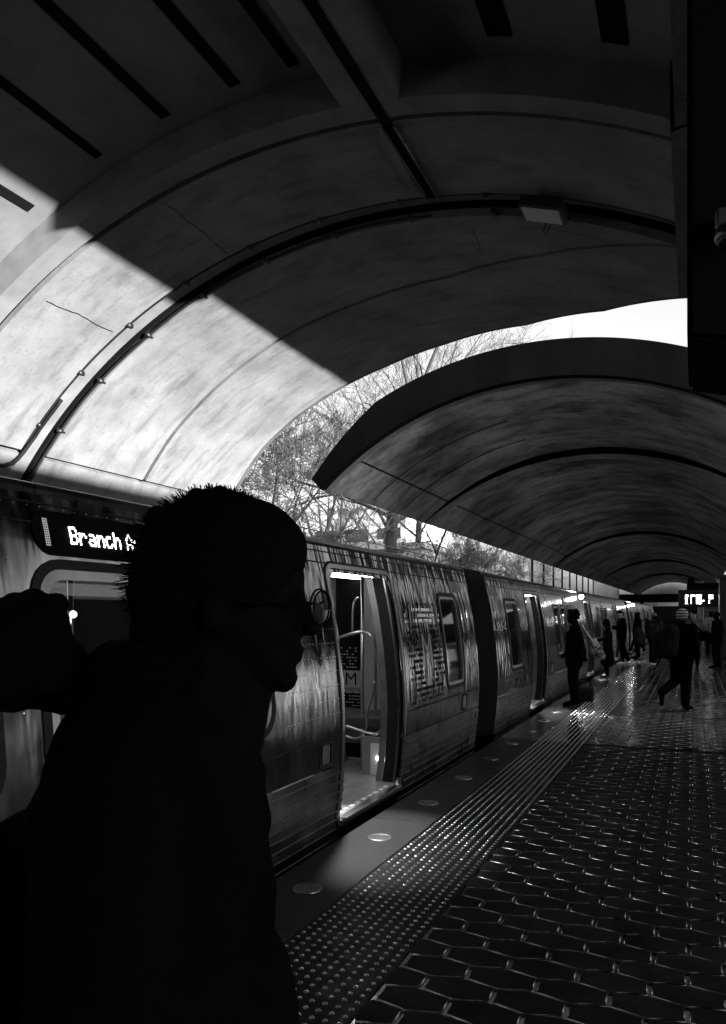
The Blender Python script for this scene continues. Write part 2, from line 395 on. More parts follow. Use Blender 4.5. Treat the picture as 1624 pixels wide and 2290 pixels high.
b = BM(); shell(b, NC, 8.0, 8.62, LED+.15, TR, 9.565, lambda x: fg(x)-.045, 4, 110); obj('ceiling_panel', b, 'vault_concrete', can)
b = BM(); shell(b, NC, 8.06, 8.62, TL, TR, lambda x: fg(x)-.044, lambda x: fg(x)+.044, 1, 110); obj('skew_joint', b, 'joint_black', can)
b = BM(); shell(b, NC, 8.0, 8.62, LED+.15, TR, lambda x: fg(x)+.045, lambda x: fe(x)-.30, 6, 110); obj('ceiling_panel', b, 'vault_concrete', can)
# the free end: a lip that turns slightly upward
b = BM(); shell(b, NC, 8.002, 8.62, TL, TR, lambda x: fe(x)-.299, fe, 3, 110)
for v in b.verts:
    r_ = math.hypot(v.co.x-NC[0], v.co.z-NC[1])
    if r_ < 8.1:
        t_ = math.atan2(v.co.x-NC[0], v.co.z-NC[1]); k = max(0, min(1, (v.co.y - (fe(NC[0]+8*math.sin(t_))-.299))/.299)); rr = 8.002 + .10*k*k
        v.co.x = NC[0]+rr*math.sin(t_); v.co.z = NC[1]+rr*math.cos(t_)
obj('end_lip', b, 'stained_concrete', can)
b = BM(); shell(b, NC, 8.0, 8.62, TL, LED-.35, 9.565, lambda x: fe(x)-.30, 4, 12); obj('foot_panel', b, 'vault_concrete', can)
b = BM(); shell(b, NC, 8.0, 8.62, TL, LED-.35, 7.505, 9.06, 2, 12); obj('foot_panel', b, 'vault_concrete', can)
b = BM(); shell(b, NC, 8.10, 8.62, LED-.35, LED+.15, 7.505, 9.06, 1, 2); shell(b, NC, 8.10, 8.62, LED-.35, LED+.15, 9.565, lambda x: fe(x)-.30, 1, 2); obj('ledge_joint', b, 'joint_black', can)
b = BM(); shell(b, NC, 8.63, 8.70, TL, TR, -9, lambda x: min(fe(x), 15.2)-.02, 4); obj('roof_deck', b, 'dark_concrete', can)
b = BM(); box(b, -.02, .55, -9, 4.50, 5.98, 7.0); box(b, -.15, .55, 4.501, 6.95, 5.715, 7.0); box(b, -.19, .55, 6.951, 11.0, 5.83, 7.0); box(b, -.06, .55, 11.001, 12.7, 5.83, 7.0); obj('shadow_edge_beam', b, 'dark_concrete', can)  # added beam, its stepped underside sets the edge of the sunlit area
rg_ = random.Random(4)
for t0_, ya_, yb_, r_ in ((-29.8, 7.7, 8.95, 8.022), (9.0, 9.9, 10.6, 7.992), (-14, 7.6, 9.0, 8.022)):
    b = BM(); pts = []; th = math.radians(t0_)
    for k in range(15):
        th += rg_.gauss(0, .0016); y_ = ya_ + (yb_-ya_)*k/14; pts.append((NC[0]+r_*math.sin(th), y_, NC[1]+r_*math.cos(th)))
    tube(b, pts, .0042 if t0_ == -29.8 else .0035, 4, caps=False); obj('crack', b, 'joint_black', can)
# conduits that follow the recess, with clips
b = BM()
def arcpts(r, y, t0, t1, n=40, wob=0.0): return [(NC[0]+r*math.sin(R(t0+(t1-t0)*i/n)), y + wob*math.sin(i*.5), NC[1]+r*math.cos(R(t0+(t1-t0)*i/n))) for i in range(n+1)]
tube(b, arcpts(8.05, 9.10, -50, 29), .022, 6); tube(b, arcpts(8.12, 9.18, -50, 29, wob=.012), .014, 6); tube(b, arcpts(8.03, 9.53, -52, 6, wob=.012), .02, 6)
for t_ in (-44, -36, -28, -20, -12, -4, 4, 12):
    x, z = NC[0]+8.02*math.sin(R(t_)), NC[1]+8.02*math.cos(R(t_)); box(b, x-.03, x+.03, 9.47, 9.60, z-.03, z+.03); box(b, x-.03, x+.03, 9.04, 9.14, z-.03, z+.03)
obj('conduit', b, 'black_metal', can, True)
b = BM()
p = [(NC[0]+8.0*math.sin(R(t)), 9.12-.0, NC[1]+8.0*math.cos(R(t))) for t in (-40, -44, -46)]
tube(b, bend(p + [(-10.0, 8.95, 4.02), (-10.05, 8.5, 3.93), (-10.05, 7.9, 3.95), (-10.05, 7.0, 4.0)]), .03, 8)
obj('cable_loop', b, 'rubber', can, True)
# side wall that carries the left foot of the vault
b = BM(); box(b, -11.35, -10.93, -9, 15.1, -1.2, 2.86); tag(obj('retaining_wall', b, 'wall_concrete'), 'low concrete wall carrying the left foot of the near vault', 'wall')

# the twin vault on the right (outside the frame) and an added wall behind the camera
t = thing('right_canopy', 'dark twin vault roofing the opposite track to the right', 'canopy')
b = BM(); shell(b, (8.3, -1.6), 8.9, 9.2, -54, 58, -14, 12.6, 4, 40)
for v in b.verts: v.co.z = max(v.co.z, 5.9)  # vault raised so the low sun passes under it
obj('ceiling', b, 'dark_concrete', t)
b = BM(); box(b, 15.2, 15.6, -14, 12.6, 4.75, 5.95); obj('sky_block_fascia', b, 'dark_concrete', t)  # added to narrow the slot of sky on the right
b = BM(); shell(b, (10.3, -1.05), 8.0, 8.3, -85, 42, 17.35, 60, 4, 40)
for v in b.verts: v.co.z = max(v.co.z, 4.3); v.co.x = max(v.co.x, 2.35)
tag(obj('right_far_canopy', b, 'dark_concrete'), 'dark vault over the far part of the opposite track', 'canopy')
b = BM(); box(b, -11.3, 16.5, -14.5, -14, -1.2, 9.5); tag(obj('sky_block_wall', b, 'dark_concrete'), 'dark wall added behind the camera to keep sky light out', 'wall')  # put in to keep sky light off the platform
# light fixture and camera dome
t = thing('ceiling_light', 'square unlit ceiling light fixture hung in the vault recess', 'light fixture', (-1.62, 9.12, 6.42), R(0))
b = BM(); box(b, -.26, .26, -.20, .20, -.10, .02, bev=.015); obj('housing', b, 'black_metal', t)
b = BM(); box(b, -.225, .225, -.165, .165, -.112, -.101, bev=.004); obj('diffuser', b, 'lamp_diffuser', t)
b = BM(); tube(b, [(.02, .16, -.10), (.02, .17, -.22), (.06, .18, -.24), (.08, .17, -.12)], .008, 6); obj('pull_loop', b, 'black_metal', t, True)
t.rotation_euler = (0, R(18), 0)

# hanging pylon of black concrete on the right, with the camera dome
t = thing('hanging_pylon', 'black hanging concrete pylon at the upper right edge', 'pylon', (.52, 2.3, 0))
b = BM()
vs = [b.verts.new(p) for p in ((-.536,-.3,2.27),(.5,-.3,2.02),(.5,.3,2.02),(-.536,.3,2.30),(-.536,-.3,7.6),(.5,-.3,7.6),(.5,.3,7.6),(-.536,.3,7.6))]
for f in ((3,2,1,0),(4,5,6,7),(0,1,5,4),(1,2,6,5),(2,3,7,6),(3,0,4,7)): b.faces.new([vs[i] for i in f])
bmesh.ops.bevel(b, geom=b.edges[:], offset=.012, segments=2, affect='EDGES')
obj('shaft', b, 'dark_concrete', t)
t = thing('security_camera', 'small glossy camera dome on the face of the black pylon', 'camera', (.075, 1.99, 2.47))
b = BM(); box(b, -.03, .03, -.05, .012, .02, .07, bev=.008); obj('bracket', b, 'steel_dull', t)
b = BM(); ball(b, (0, -.045, 0), .034, sub=3); obj('dome', b, 'window_dark', t, True)

# far vault
FC = (-3.25, -1.05); fl = math.degrees(math.asin((-8.72-FC[0])/8)); fr_ = math.degrees(math.asin((2.15-FC[0])/8)); FLd = math.degrees(math.asin((-7.85-FC[0])/8))
fcan = thing('far_canopy', 'long dark stained concrete vault over the far half of the platform', 'canopy')
ribs = [25.6, 52.5, 80, 107]
b = BM(); shell(b, FC, 8.0, 8.80, fl, fr_, 17.35, 17.62, 1)
for v in b.verts:      # the fascia tapers to a point at the left foot
    r_ = math.hypot(v.co.x-FC[0], v.co.z-FC[1]); t_ = math.degrees(math.atan2(v.co.x-FC[0], v.co.z-FC[1]))
    if r_ > 8.3:
        k = min(1, .45 + (t_-fl)/30); rr = 8.0 + .82*k; v.co.x = FC[0]+rr*math.sin(R(t_)); v.co.z = FC[1]+rr*math.cos(R(t_))
obj('end_fascia', b, 'dark_concrete', fcan)
b = BM(); shell(b, FC, 8.03, 8.10, fl, fr_, 17.63, 17.95, 1); obj('edge_lip', b, 'soffit_concrete', fcan)
prev = 17.96
for yr in ribs + [140]:
    b = BM(); shell(b, FC, 8.06, 8.3, FLd+.2, fr_, prev, yr-.01, 4); obj('ceiling_panel', b, 'far_concrete', fcan)
    b = BM(); shell(b, FC, 8.06, 8.3, fl, FLd-.4, prev, yr-.01, 4, 6); obj('foot_panel', b, 'far_concrete', fcan)
    b = BM(); shell(b, FC, 8.14, 8.3, FLd-.4, FLd+.2, prev, yr-.01, 1, 2); obj('ledge_joint', b, 'joint_black', fcan)
    if yr < 140:
        for nm_, mt_, ya_, yb_, ex in (('rib_face_shade', 'joint_black', yr, yr+.03, .012), ('transverse_rib', 'far_concrete', yr+.031, yr+.755, 0)):  # black front plate stands in for shade on each rib's face
            b = BM(); shell(b, FC, 8.0, 8.32, fl, fr_, ya_, yb_, 1)
            for v in b.verts:
                r_ = math.hypot(v.co.x-FC[0], v.co.z-FC[1])
                if r_ < 8.1:
                    t_ = math.degrees(math.atan2(v.co.x-FC[0], v.co.z-FC[1])); w_ = max(0, math.sin(math.pi*(t_-fl)/(fr_-fl)))**.8
                    rr = 8.05 - .22*w_ + ex; v.co.x = FC[0]+rr*math.sin(R(t_)); v.co.z = FC[1]+rr*math.cos(R(t_))
            obj(nm_, b, mt_, fcan)
    prev = yr + .76
b = BM(); shell(b, FC, 8.33, 8.40, fl, fr_, 17.63, 140, 4); obj('roof_deck', b, 'dark_concrete', fcan)
for i in range(2):
    b = BM(); tube(b, [(FC[0]+8.04*math.sin(R(t)), 20.6+i*2.4, FC[1]+8.04*math.cos(R(t))) for t in range(int(fl)+1, -8, 2)], .012, 5)
    obj('form_seam', b, 'joint_black', fcan)

# end wall, overpass and tunnel mouth
b = BM(); box(b, -14, 12, 141, 142, -1.2, 9.5); tag(obj('end_wall', b, 'wall_concrete'), 'pale concrete end wall closing the far end of the vault', 'wall')
t = thing('overpass', 'dark low overpass beam crossing the tracks at the far end', 'overpass', (0, 110, 0))
b = BM(); box(b, -11.5, 8, 0, 2, 3.25, 4.35, bev=.03); obj('deck_beam', b, 'dark_concrete', t)
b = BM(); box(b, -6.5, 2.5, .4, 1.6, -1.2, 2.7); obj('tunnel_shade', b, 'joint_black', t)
b = BM(); box(b, -4.6, -.2, .2, .38, 2.74, 3.2); obj('clerestory', b, 'pale_building', t)
for x in (-11.3, -6.6, 2.6, 7.8):
    b = BM(); box(b, x-.25, x+.25, .5, 1.5, -1.2, 3.24); obj('pier', b, 'dark_concrete', t)

# walls to the left behind the train
t = thing('panel_wall', 'grey panelled noise wall with dark posts behind the train roof', 'wall', (-12.2, 0, 0))
b = BM(); box(b, -.08, .08, 62, 104, .3, 9.0); obj('panels', b, 'panel_wall', t)
for k in range(9):
    bb = BM(); box(bb, .081, .16, 62+k*5.1, 62.18+k*5.1, .3, 9.0); box(bb, .081, .16, 62.5+k*5.1, 62.6+k*5.1, .3, 9.0); obj('post', bb, 'joint_black', t)
t = thing('railing_wall', 'low wall with thin metal railing behind the bare shrubs', 'wall', (-13.0, 0, 0))
b = BM(); box(b, -.12, .12, 22, 61.5, .3, 4.15); obj('parapet', b, 'panel_wall', t)
b = BM()
for k in range(20): box(b, -.02, .02, 22.5+k*2, 22.56+k*2, 4.15, 4.75)
tube(b, [(0, 22, 4.74), (0, 61, 4.74)], .025, 6); tube(b, [(0, 22, 4.45), (0, 61, 4.45)], .018, 6); obj('railing', b, 'steel_dull', t)
b = BM(); box(b, -13.2, -9.2, 106, 107, -1.2, 9.5); tag(obj('retaining_wall', b, 'wall_concrete'), 'pale concrete retaining wall beyond the grey panelled wall', 'wall')
def building(name, label, x0, x1, y0, y1, h, nx, nz, m='pale_building', face='y'):
    t = thing(name, label, 'building', (x0, y0, 0)); w, d = x1-x0, y1-y0
    b = BM(); box(b, 0, w, 0, d, .2, h); obj('wall', b, m, t)
    b = BM(); box(b, -.3, w+.3, -.3, d+.3, h+.003, h+.5); obj('roof', b, 'panel_wall', t)
    for j in range(nz):
        for i in range(nx):
            zz = 2 + j*(h-2.5)/nz; xx = (i+.15)*w/nx
            bb = BM(); box(bb, xx, xx+w/nx*.7, -.06, -.003, zz, zz+(h-2.5)/nz*.45); fr = obj('window', bb, 'window_dark', t)
            bb = BM(); box(bb, xx-.1, xx+w/nx*.7+.1, -.12, -.061, zz-.15, zz-.02); obj('sill', bb, 'panel_wall', fr)
building('office_building', 'pale long office building behind the bare trees', -75, -34, 92, 110, 15, 9, 4)
building('low_building', 'low dark roofed building behind the leaning tree trunk', -34, -20, 58, 66, 6.9, 5, 1, 'panel_wall')
building('apartment_block', 'pale tall block far left behind the tree branches', -110, -72, 80, 110, 22, 8, 6)

# unseen train and wall, added right of the platform to block the low sun
t = thing('sun_block_train', 'stainless train added unseen at the other side of the platform to block low sun', 'train', (10.9, 0, 0))
b = BM(); box(b, -1.45, 1.5, -40, 60, -.9, 2.15, bev=.12); obj('body', b, 'steel_dull', t)
b = BM()
for k in range(24): box(b, -1.47, -1.452, -38+k*4, -36+k*4, .9, 1.75)
obj('window_glow_band', b, 'added_window_glow', t)  # added glow, mirrored in the near train's side
for k in range(14):
    bb = BM(); box(bb, -1.475, -1.453, -35.6+k*7.3, -34.4+k*7.3, .0, 1.95); obj('door', bb, 'added_door_glow', t)  # added glow, gives bright streaks in the near train's steel
b = BM(); box(b, 16, 17, 7.4, 160, -1.2, 6.4); tag(obj('sun_block_wall', b, 'dark_concrete'), 'long dark wall added beyond the opposite track to shade the far vault', 'wall')

# ------------------------------------------------------------------ train cars
prof = [(-.62, -2.57), (-.35, -2.545), (0, -2.515), (.25, -2.482), (.5, -2.462), (.75, -2.455), (1.0, -2.468), (1.3, -2.497), (1.65, -2.55), (1.96, -2.615), (2.13, -2.66)]
PX = lambda z: interp(prof, z)
def S(y, z, out=0.0): return Vector((PX(z) + out, y, z))
def rrect(y0, y1, z0, z1, r, n=6):
    pts = []
    for cy, cz, a0 in ((y1-r, z1-r, 0), (y0+r, z1-r, 90), (y0+r, z0+r, 180), (y1-r, z0+r, 270)):
        for k in range(n+1):
            a = R(a0 + 90*k/n); pts.append((cy + r*math.cos(a), cz + r*math.sin(a)))
    out = []
    for (ya, za), (yb, zb) in zip(pts, pts[1:] + pts[:1]):
        m = max(1, int(abs(zb-za)/.12))
        for k in range(m): out.append((ya + (yb-ya)*k/m, za + (zb-za)*k/m))
    return out
def ringpanel(bm, rect, r, w, out0, out1):
    """frame following the car side between rounded rect and the same shrunk by w, raised out1, sides back to out0"""
    y0, y1, z0, z1 = rect
    A = rrect(y0, y1, z0, z1, r); c = ((y0+y1)/2, (z0+z1)/2)
    B = []
    for (y, z) in A:
        cy = min(max(y, y0+r), y1-r); cz = min(max(z, z0+r), z1-r); d = Vector((y-cy, z-cz))
        if y > y1-r-1e-6 or y < y0+r+1e-6 or z > z1-r-1e-6 or z < z0+r+1e-6:
            if d.length < 1e-6: d = Vector((0, 0))
            else: d = d.normalized()
        B.append((y - d.x*w, z - d.y*w))
    va = [bm.verts.new(S(y, z, out1)) for y, z in A]; vb = [bm.verts.new(S(y, z, out1)) for y, z in B]
    va0 = [bm.verts.new(S(y, z, out0)) for y, z in A]; vb0 = [bm.verts.new(S(y, z, out0)) for y, z in B]
    n = len(A)
    for k in range(n):
        q = (k+1) % n
        for f in ((va[k], va[q], vb[q], vb[k]), (va0[k], va0[q], va[q], va[k]), (vb[k], vb[q], vb0[q], vb0[k])):
            try: bm.faces.new(f)
            except ValueError: pass
def wall_with_holes(bm, ya, yb, za, zb, holes, out=0.0):
    ysn = sorted(set([ya, yb] + [h[0] for h in holes] + [h[1] for h in holes])); zsn = set([za, zb] + [h[2] for h in holes] + [h[3] for h in holes])
    z = za
    while z < zb: zsn.add(round(z, 3)); z += .12
    zsn = sorted(zsn)
    yy = []
    for p, q in zip(ysn, ysn[1:]):
        n = max(1, int((q-p)/1.0))
        yy += [p + (q-p)*k/n for k in range(n)]
    yy.append(ysn[-1])
    V = {}
    def gv(i, j):
        if (i, j) not in V: V[i, j] = bm.verts.new(S(yy[i], zsn[j], out))
        return V[i, j]
    for i in range(len(yy)-1):
        for j in range(len(zsn)-1):
            cy, cz = (yy[i]+yy[i+1])/2, (zsn[j]+zsn[j+1])/2
            if any(h[0] < cy < h[1] and h[2] < cz < h[3] for h in holes): continue
            f = bm.faces.new((gv(i, j), gv(i+1, j), gv(i+1, j+1), gv(i, j+1))); f.smooth = True
    for h in holes:        # round the corners of each hole
        r = h[4]
        for cy, cz, sy, sz in ((h[0], h[2], 1, 1), (h[1], h[2], -1, 1), (h[0], h[3], 1, -1), (h[1], h[3], -1, -1)):
            c0 = bm.verts.new(S(cy, cz, out)); prevv = None
            for k in range(7):
                a = R(90*k/6); p = (cy + sy*(r - r*math.sin(a)), cz + sz*(r - r*math.cos(a)))
                v = bm.verts.new(S(p[0], p[1], out))
                if prevv: 
                    f = bm.faces.new((c0, prevv, v))
                prevv = v

FONT57 = {'B': ['11110','10001','10001','11110','10001','10001','11110'], 'r': ['00000','00000','10110','11001','10000','10000','10000'],
 'a': ['00000','00000','01110','00001','01111','10001','01111'], 'n': ['00000','00000','10110','11001','10001','10001','10001'],
 'c': ['00000','00000','01110','10000','10000','10001','01110'], 'h': ['10000','10000','10110','11001','10001','10001','10001'],
 'A': ['00100','01010','10001','10001','11111','10001','10001'], 'v': ['00000','00000','10001','10001','10001','01010','00100'], ' ': ['00000']*7}

def make_car(y0, y1, doors, wins, label, detail, signs=()):
    car = thing('metro_car', label, 'train car', (0, 0, 0), 0, 'train cars standing at the platform')
    holes = [(d0, d1, .02, 1.93, .12) for d0, d1 in doors] + [(w[0], w[1], w[2], w[3], .13 if w[1]-w[0] > .8 else .08) for w in wins]
    b = BM(); wall_with_holes(b, y0, y1, .47, 2.13, [h if h[2] > .47 else (h[0], h[1], .47, h[3], h[4]) for h in holes])
    # the two lower corners of a door hole would be rounded at the split line; acceptable, hidden by the frame
    obj('side_panel', b, 'steel', car)
    b = BM(); segs = []; e_ = y0
    for d0, d1 in sorted(doors): segs.append((e_, d0)); e_ = d1
    segs.append((e_, y1))
    for p, q in segs:     # corrugated skirt
        if q - p < .05: continue
        zt = .46; step = .074; k = 0; pts = []
        while zt > -.55:
            pts += [(zt, .0), (zt-.050, .002), (zt-.055, .012), (zt-.066, .012), (zt-.071, .0)]; zt -= step
        L0 = [b.verts.new(S(p, z, o)) for z, o in pts]; L1 = [b.verts.new(S(q, z, o)) for z, o in pts]
        for i in range(len(pts)-1): b.faces.new((L0[i], L1[i], L1[i+1], L0[i+1]))
    obj('corrugated_skirt', b, 'steel_dull', car)
    b = BM()
    for p, q in segs:
        for z in ((.685,) if detail else (.685,)):
            vs = [b.verts.new(S(yy, zz, .003)) for yy, zz in ((p, z), (q, z), (q, z+.012), (p, z+.012))]; b.faces.new(vs)
    for z in (1.995, 2.085):
        vs = [b.verts.new(S(yy, zz, .003)) for yy, zz in ((y0, z), (y1, z), (y1, z+.009), (y0, z+.009))]; b.faces.new(vs)
    obj('panel_seam', b, 'rubber', car)
    # roof, ends, floor, far side
    b = BM(); rp = [(-2.66, 2.13), (-2.645, 2.15), (-2.665, 2.175), (-2.72, 2.19), (-2.85, 2.22), (-3.2, 2.29), (-4.0, 2.35), (-4.9, 2.29), (-5.35, 2.2), (-5.5, 2.1)]
    A = [b.verts.new((x, y0, z)) for x, z in rp]; B = [b.verts.new((x, y1, z)) for x, z in rp]
    for i in range(len(rp)-1):
        f = b.faces.new((A[i], A[i+1], B[i+1], B[i])); f.smooth = i > 3
    obj('roof', b, 'steel_dull', car)
    b = BM(); tube(b, [(-2.685, y0, 2.165), (-2.685, y1, 2.165)], .018, 6); obj('gutter', b, 'steel_bright', car, True)
    b = BM(); out = [(PX(z), z) for z in (-.62, -.35, 0, .25, .5, .75, 1, 1.3, 1.65, 1.96, 2.13)] + rp[4:] + [(-5.62, 1.3), (-5.65, .5), (-5.55, -.62)]
    for yy in (y0, y1):
        b = BM(); b.faces.new([b.verts.new((x, yy, z)) for x, z in out]); obj('end_wall', b, 'black_metal', car)
    b = BM(); box(b, -5.6, -2.53, y0+.03, y1-.03, -.06, .035); obj('floor', b, 'inner_floor', car)
    b = BM(); box(b, -5.62, -5.55, y0+.02, y1-.02, .036, 2.1); obj('far_side', b, 'inner_panel', car)
    b = BM(); box(b, -5.5, -2.72, y0+.03, y1-.03, 2.02, 2.06); obj('ceiling', b, 'inner_dark', car)
    b = BM()
    box(b, -3.42, -3.34, y0+.5, y1-.5, 1.985, 2.015); box(b, -4.9, -4.82, y0+.5, y1-.5, 1.985, 2.015); obj('ceiling_lamp', b, 'strip_light', car)
    b = BM(); box(b, -5.545, -5.53, y0+.5, y1-.5, .95, 1.75); obj('far_window', b, 'window_dark', car)
    b = BM(); box(b, -5.4, -2.6, y0+.3, y1-.3, -.95, -.1); obj('underframe', b, 'joint_black', car)
    # doors
    for d0, d1 in doors:
        fr = BM(); ringpanel(fr, (d0-.07, d1+.07, -.045, 2.0, ), .13, .035, -.03, .010); f = obj('door_frame', fr, 'steel_frame', car)
        fr = BM(); ringpanel(fr, (d0-.09, d1+.09, -.06, 2.02, ), .15, .022, -.005, .006); obj('gasket', fr, 'rubber', f)
        fr = BM(); box(fr, -2.60, -2.46, d0+.02, d1-.02, .0, .034, bev=.004)
        s = obj('sill', fr, 'steel_frame', f)
        fr = BM()
        for k in range(9): yy = d0 + .08 + k*(d1-d0-.2)/8.5; box(fr, -2.585, -2.555, yy, yy+.06, .035, .041)
        obj('tread', fr, 'white_print', s)
        # pocket edges of the open door leaves
        for yy, sg_ in ((d0-.035, 1), (d1+.035, -1)):
            for xa_, xb_, off, mt_, nm_ in ((0.0, -.05, 0.0, 'rubber', 'seal'), (-.05, -.065, .004, 'steel_dull', 'door_leaf'), (-.065, -.17, 0.0, 'rubber', 'pocket'), (-.17, -.235, .006, 'steel_frame', 'inner_jamb')):
                lf = BM(); v = [(PX(z), z) for z in [i*.1+.036 for i in range(20)]]
                L0 = [lf.verts.new((x+xa_, yy+sg_*off, z)) for x, z in v]; L1 = [lf.verts.new((x+xb_, yy+sg_*off, z)) for x, z in v]
                for q in range(len(v)-1): lf.faces.new((L0[q], L1[q], L1[q+1], L0[q+1]))
                obj(nm_, lf, mt_, car)
        lf = BM(); box(lf, PX(1.96)-.235, PX(1.96), d0-.035, d1+.035, 1.955, 1.99); obj('lintel', lf, 'rubber', car)
        if detail or d0 < 30:      # the downlight over the threshold
            ld = bpy.data.lights.new('threshold_light', 'SPOT'); ld.energy = 200; ld.spot_size = R(46); ld.spot_blend = .9; ld.shadow_soft_size = .05
            lo_ = bpy.data.objects.new('threshold_light', ld); COL.objects.link(lo_); lo_.parent = car; lo_.location = (-2.70, (d0+d1)/2-.1, 1.90)
            lo_.rotation_euler = (Vector((-2.12, d0-.22, 0)) - Vector(lo_.location)).to_track_quat('-Z', 'Y').to_euler()
        for xo in (.10, .20):
            lf = BM(); tube(lf, [(PX(1.96)-xo, d0+.05, 1.945), (PX(1.96)-xo, d1-.12 if xo < .15 else d1-.3, 1.945)], .008, 6); obj('lintel_lamp', lf, 'lintel_lamp', car)
    # windows
    for w in wins:
        big = w[1]-w[0] > .8; r = .16 if big else .10
        fr = BM(); ringpanel(fr, (w[0]-.045, w[1]+.045, w[2]-.045, w[3]+.045), r+.03, .045, 0, .008); wf = obj('window', fr, 'rubber', car)
        fr = BM(); ringpanel(fr, (w[0]-.004, w[1]+.004, w[2]-.004, w[3]+.004), r, .05 if big else .035, -.03, .004); obj('frame', fr, 'steel_frame', wf)
        fr = BM(); V0 = []
        nz_ = 8
        for k in range(nz_+1):
            z = w[2] + (w[3]-w[2])*k/nz_; V0.append((fr.verts.new(S(w[0], z, -.025)), fr.verts.new(S(w[1], z, -.025))))
        for (a, c), (a2, c2) in zip(V0, V0[1:]): fr.faces.new((a, c, c2, a2))
        obj('pane', fr, 'glass_tinted', wf)
    # seats, poles
    y = y0 + .9
    while y < y1 - .6 and y < 32:
        if not any(d0-.55 < y < d1+(1.7 if detail else .35) for d0, d1 in doors):
            for xx in (-5.1, -3.2):
                b = BM(); box(b, xx-.42, xx+.42, y-.22, y+.22, .42, .50, bev=.03); box(b, xx-.42, xx+.42, y-.27, y-.2, .45, 1.12, bev=.03); box(b, xx-.1, xx+.1, y-.15, y+.1, .036, .42)
                obj('seat', b, 'seat_vinyl', car)
        y += .85
    for d0, d1 in doors:
        for yy in (d0-.12, d1+.42):
            b = BM(); tube(b, [(-3.05, yy, .04), (-3.05, yy, 2.0)], .017, 8); obj('pole', b, 'steel_bright', car, True)
        b = BM(); box(b, -3.0, -2.62, d1+.30, d1+.33, .036, .40, bev=.006); obj('screen_panel', b, 'inner_panel', car)
    return car

WB = (.87, 1.80)
car1 = make_car(-13.5, 9.28, [(-9.3, -8.05), (-2.3, -1.05), (5.32, 6.58)], [(.1, 2.13, *WB), (2.42, 4.22, *WB), (7.98, 8.62, .82, 1.80), (-7.2, -5.2, *WB), (-4.9, -3.0, *WB)],
                'stainless metro car nearest the camera with an open lit door and destination sign', True)
car2 = make_car(10.27, 33.1, [(12.75, 14.0), (20.1, 21.35), (27.6, 28.85)],
                [(11.15, 11.95, .8, 1.80), (15.35, 15.98, .8, 1.76), (16.25, 16.9, .8, 1.76), (17.15, 17.8, .8, 1.76), (22.6, 23.3, .8, 1.76), (23.6, 24.3, .8, 1.76), (24.6, 25.3, .8, 1.76), (31.0, 31.8, .8, 1.76)],
                'second stainless metro car, past the dark gap between cars', True)
car3 = make_car(34.1, 56.5, [(37.0, 38.25), (44.2, 45.5), (51.5, 52.8)], [(35.0, 35.9, .8, 1.76), (39.6, 40.3, .8, 1.76), (40.6, 41.3, .8, 1.76), (47, 47.7, .8, 1.76), (48.2, 49, .8, 1.76)],
                'farthest stainless metro car at the head of the train', False)
# gangway between cars 1 and 2
for ya, yb, c in ((9.285, 10.265, car1), (33.105, 34.095, car2)):
    b = BM(); box(b, -5.3, -2.95, ya, yb, -.9, 2.1)
    for k in range(5): yy = ya + .1 + k*.18; box(b, -5.4, -2.85, yy, yy+.06, -.8, 2.14)
    obj('gangway', b, 'joint_black', c)
    b = BM(); tube(b, bend([(-2.75, ya, .92), (-2.66, (ya+yb)/2, .86), (-2.75, yb, .95)]), .02, 6); obj('barrier_spring', b, 'rubber', c, True)

# destination sign on car 1
b = BM(); A = rrect(2.44, 4.26, 1.862, 2.062, .095)
b.faces.new([b.verts.new(S(y, z, .006)) for y, z in A]); sg = obj('destination_sign', b, 'black_print', car1)
b = BM()
def led(bm, y, z, s=.0036):
    vs = [bm.verts.new(S(y + s*math.cos(2*math.pi*k/8), z + s*1.15*math.sin(2*math.pi*k/8), .0085)) for k in range(8)]; bm.faces.new(vs)
yy = 2.655; z0 = 1.925
for ch in 'Branch Av':
    rows = FONT57[ch]
    for r_, line in enumerate(rows):
        for c_, bit in enumerate(line):
            if bit == '1': led(b, yy + c_*.0093, z0 + (6-r_)*.0118, .0047)
    yy += .0575 if ch != ' ' else .030
obj('lettering', b, 'led_white', sg)
b = BM()
for c_ in range(3):
    for r_ in range(12): led(b, 2.505 + c_*.010, 1.905 + r_*.0105, .0042)
obj('line_bar', b, 'led_dim', sg)
# rivets and seams left of the open door, access plates, small signs
b = BM()
for k in range(7):
    z = .86 + k*.105
    for i in range(18): ball(b, S(4.42 + i*.05, z, .001), .0045, (.7, 1, 1), sub=1)
for i in range(44): ball(b, S(2.3+i*.07, 2.045 + .03, .001), .004, sub=1)
for z_ in (1.83, 1.5, 1.2): ball(b, S(2.28, z_, .001), .006, sub=1)
for i in range(30): ball(b, S(4.9+i*.055, 1.975, .001), .004, sub=1)
struct(obj('rivets', b, 'steel_bright', car1), 'stuff')
for car, yy in ((car1, 4.98), (car1, 8.62), (car2, 14.6)):
    b = BM(); ringpanel(b, (yy-.10, yy+.10, .49, .67), .02, .016, 0, .006); pl = obj('access_plate', b, 'rubber', car)
    b = BM(); A = rrect(yy-.06, yy+.06, .51, .65, .02); b.faces.new([b.verts.new(S(y, z, .005)) for y, z in A]); obj('plate_cover', b, 'steel_frame', pl)
for car, yy in ((car1, 8.66), (car2, 10.62)):
    b = BM(); A = rrect(yy-.17, yy+.17, 1.86, 1.985, .01); b.faces.new([b.verts.new(S(y, z, .004)) for y, z in A]); obj('number_plate', b, 'inner_dark', car)
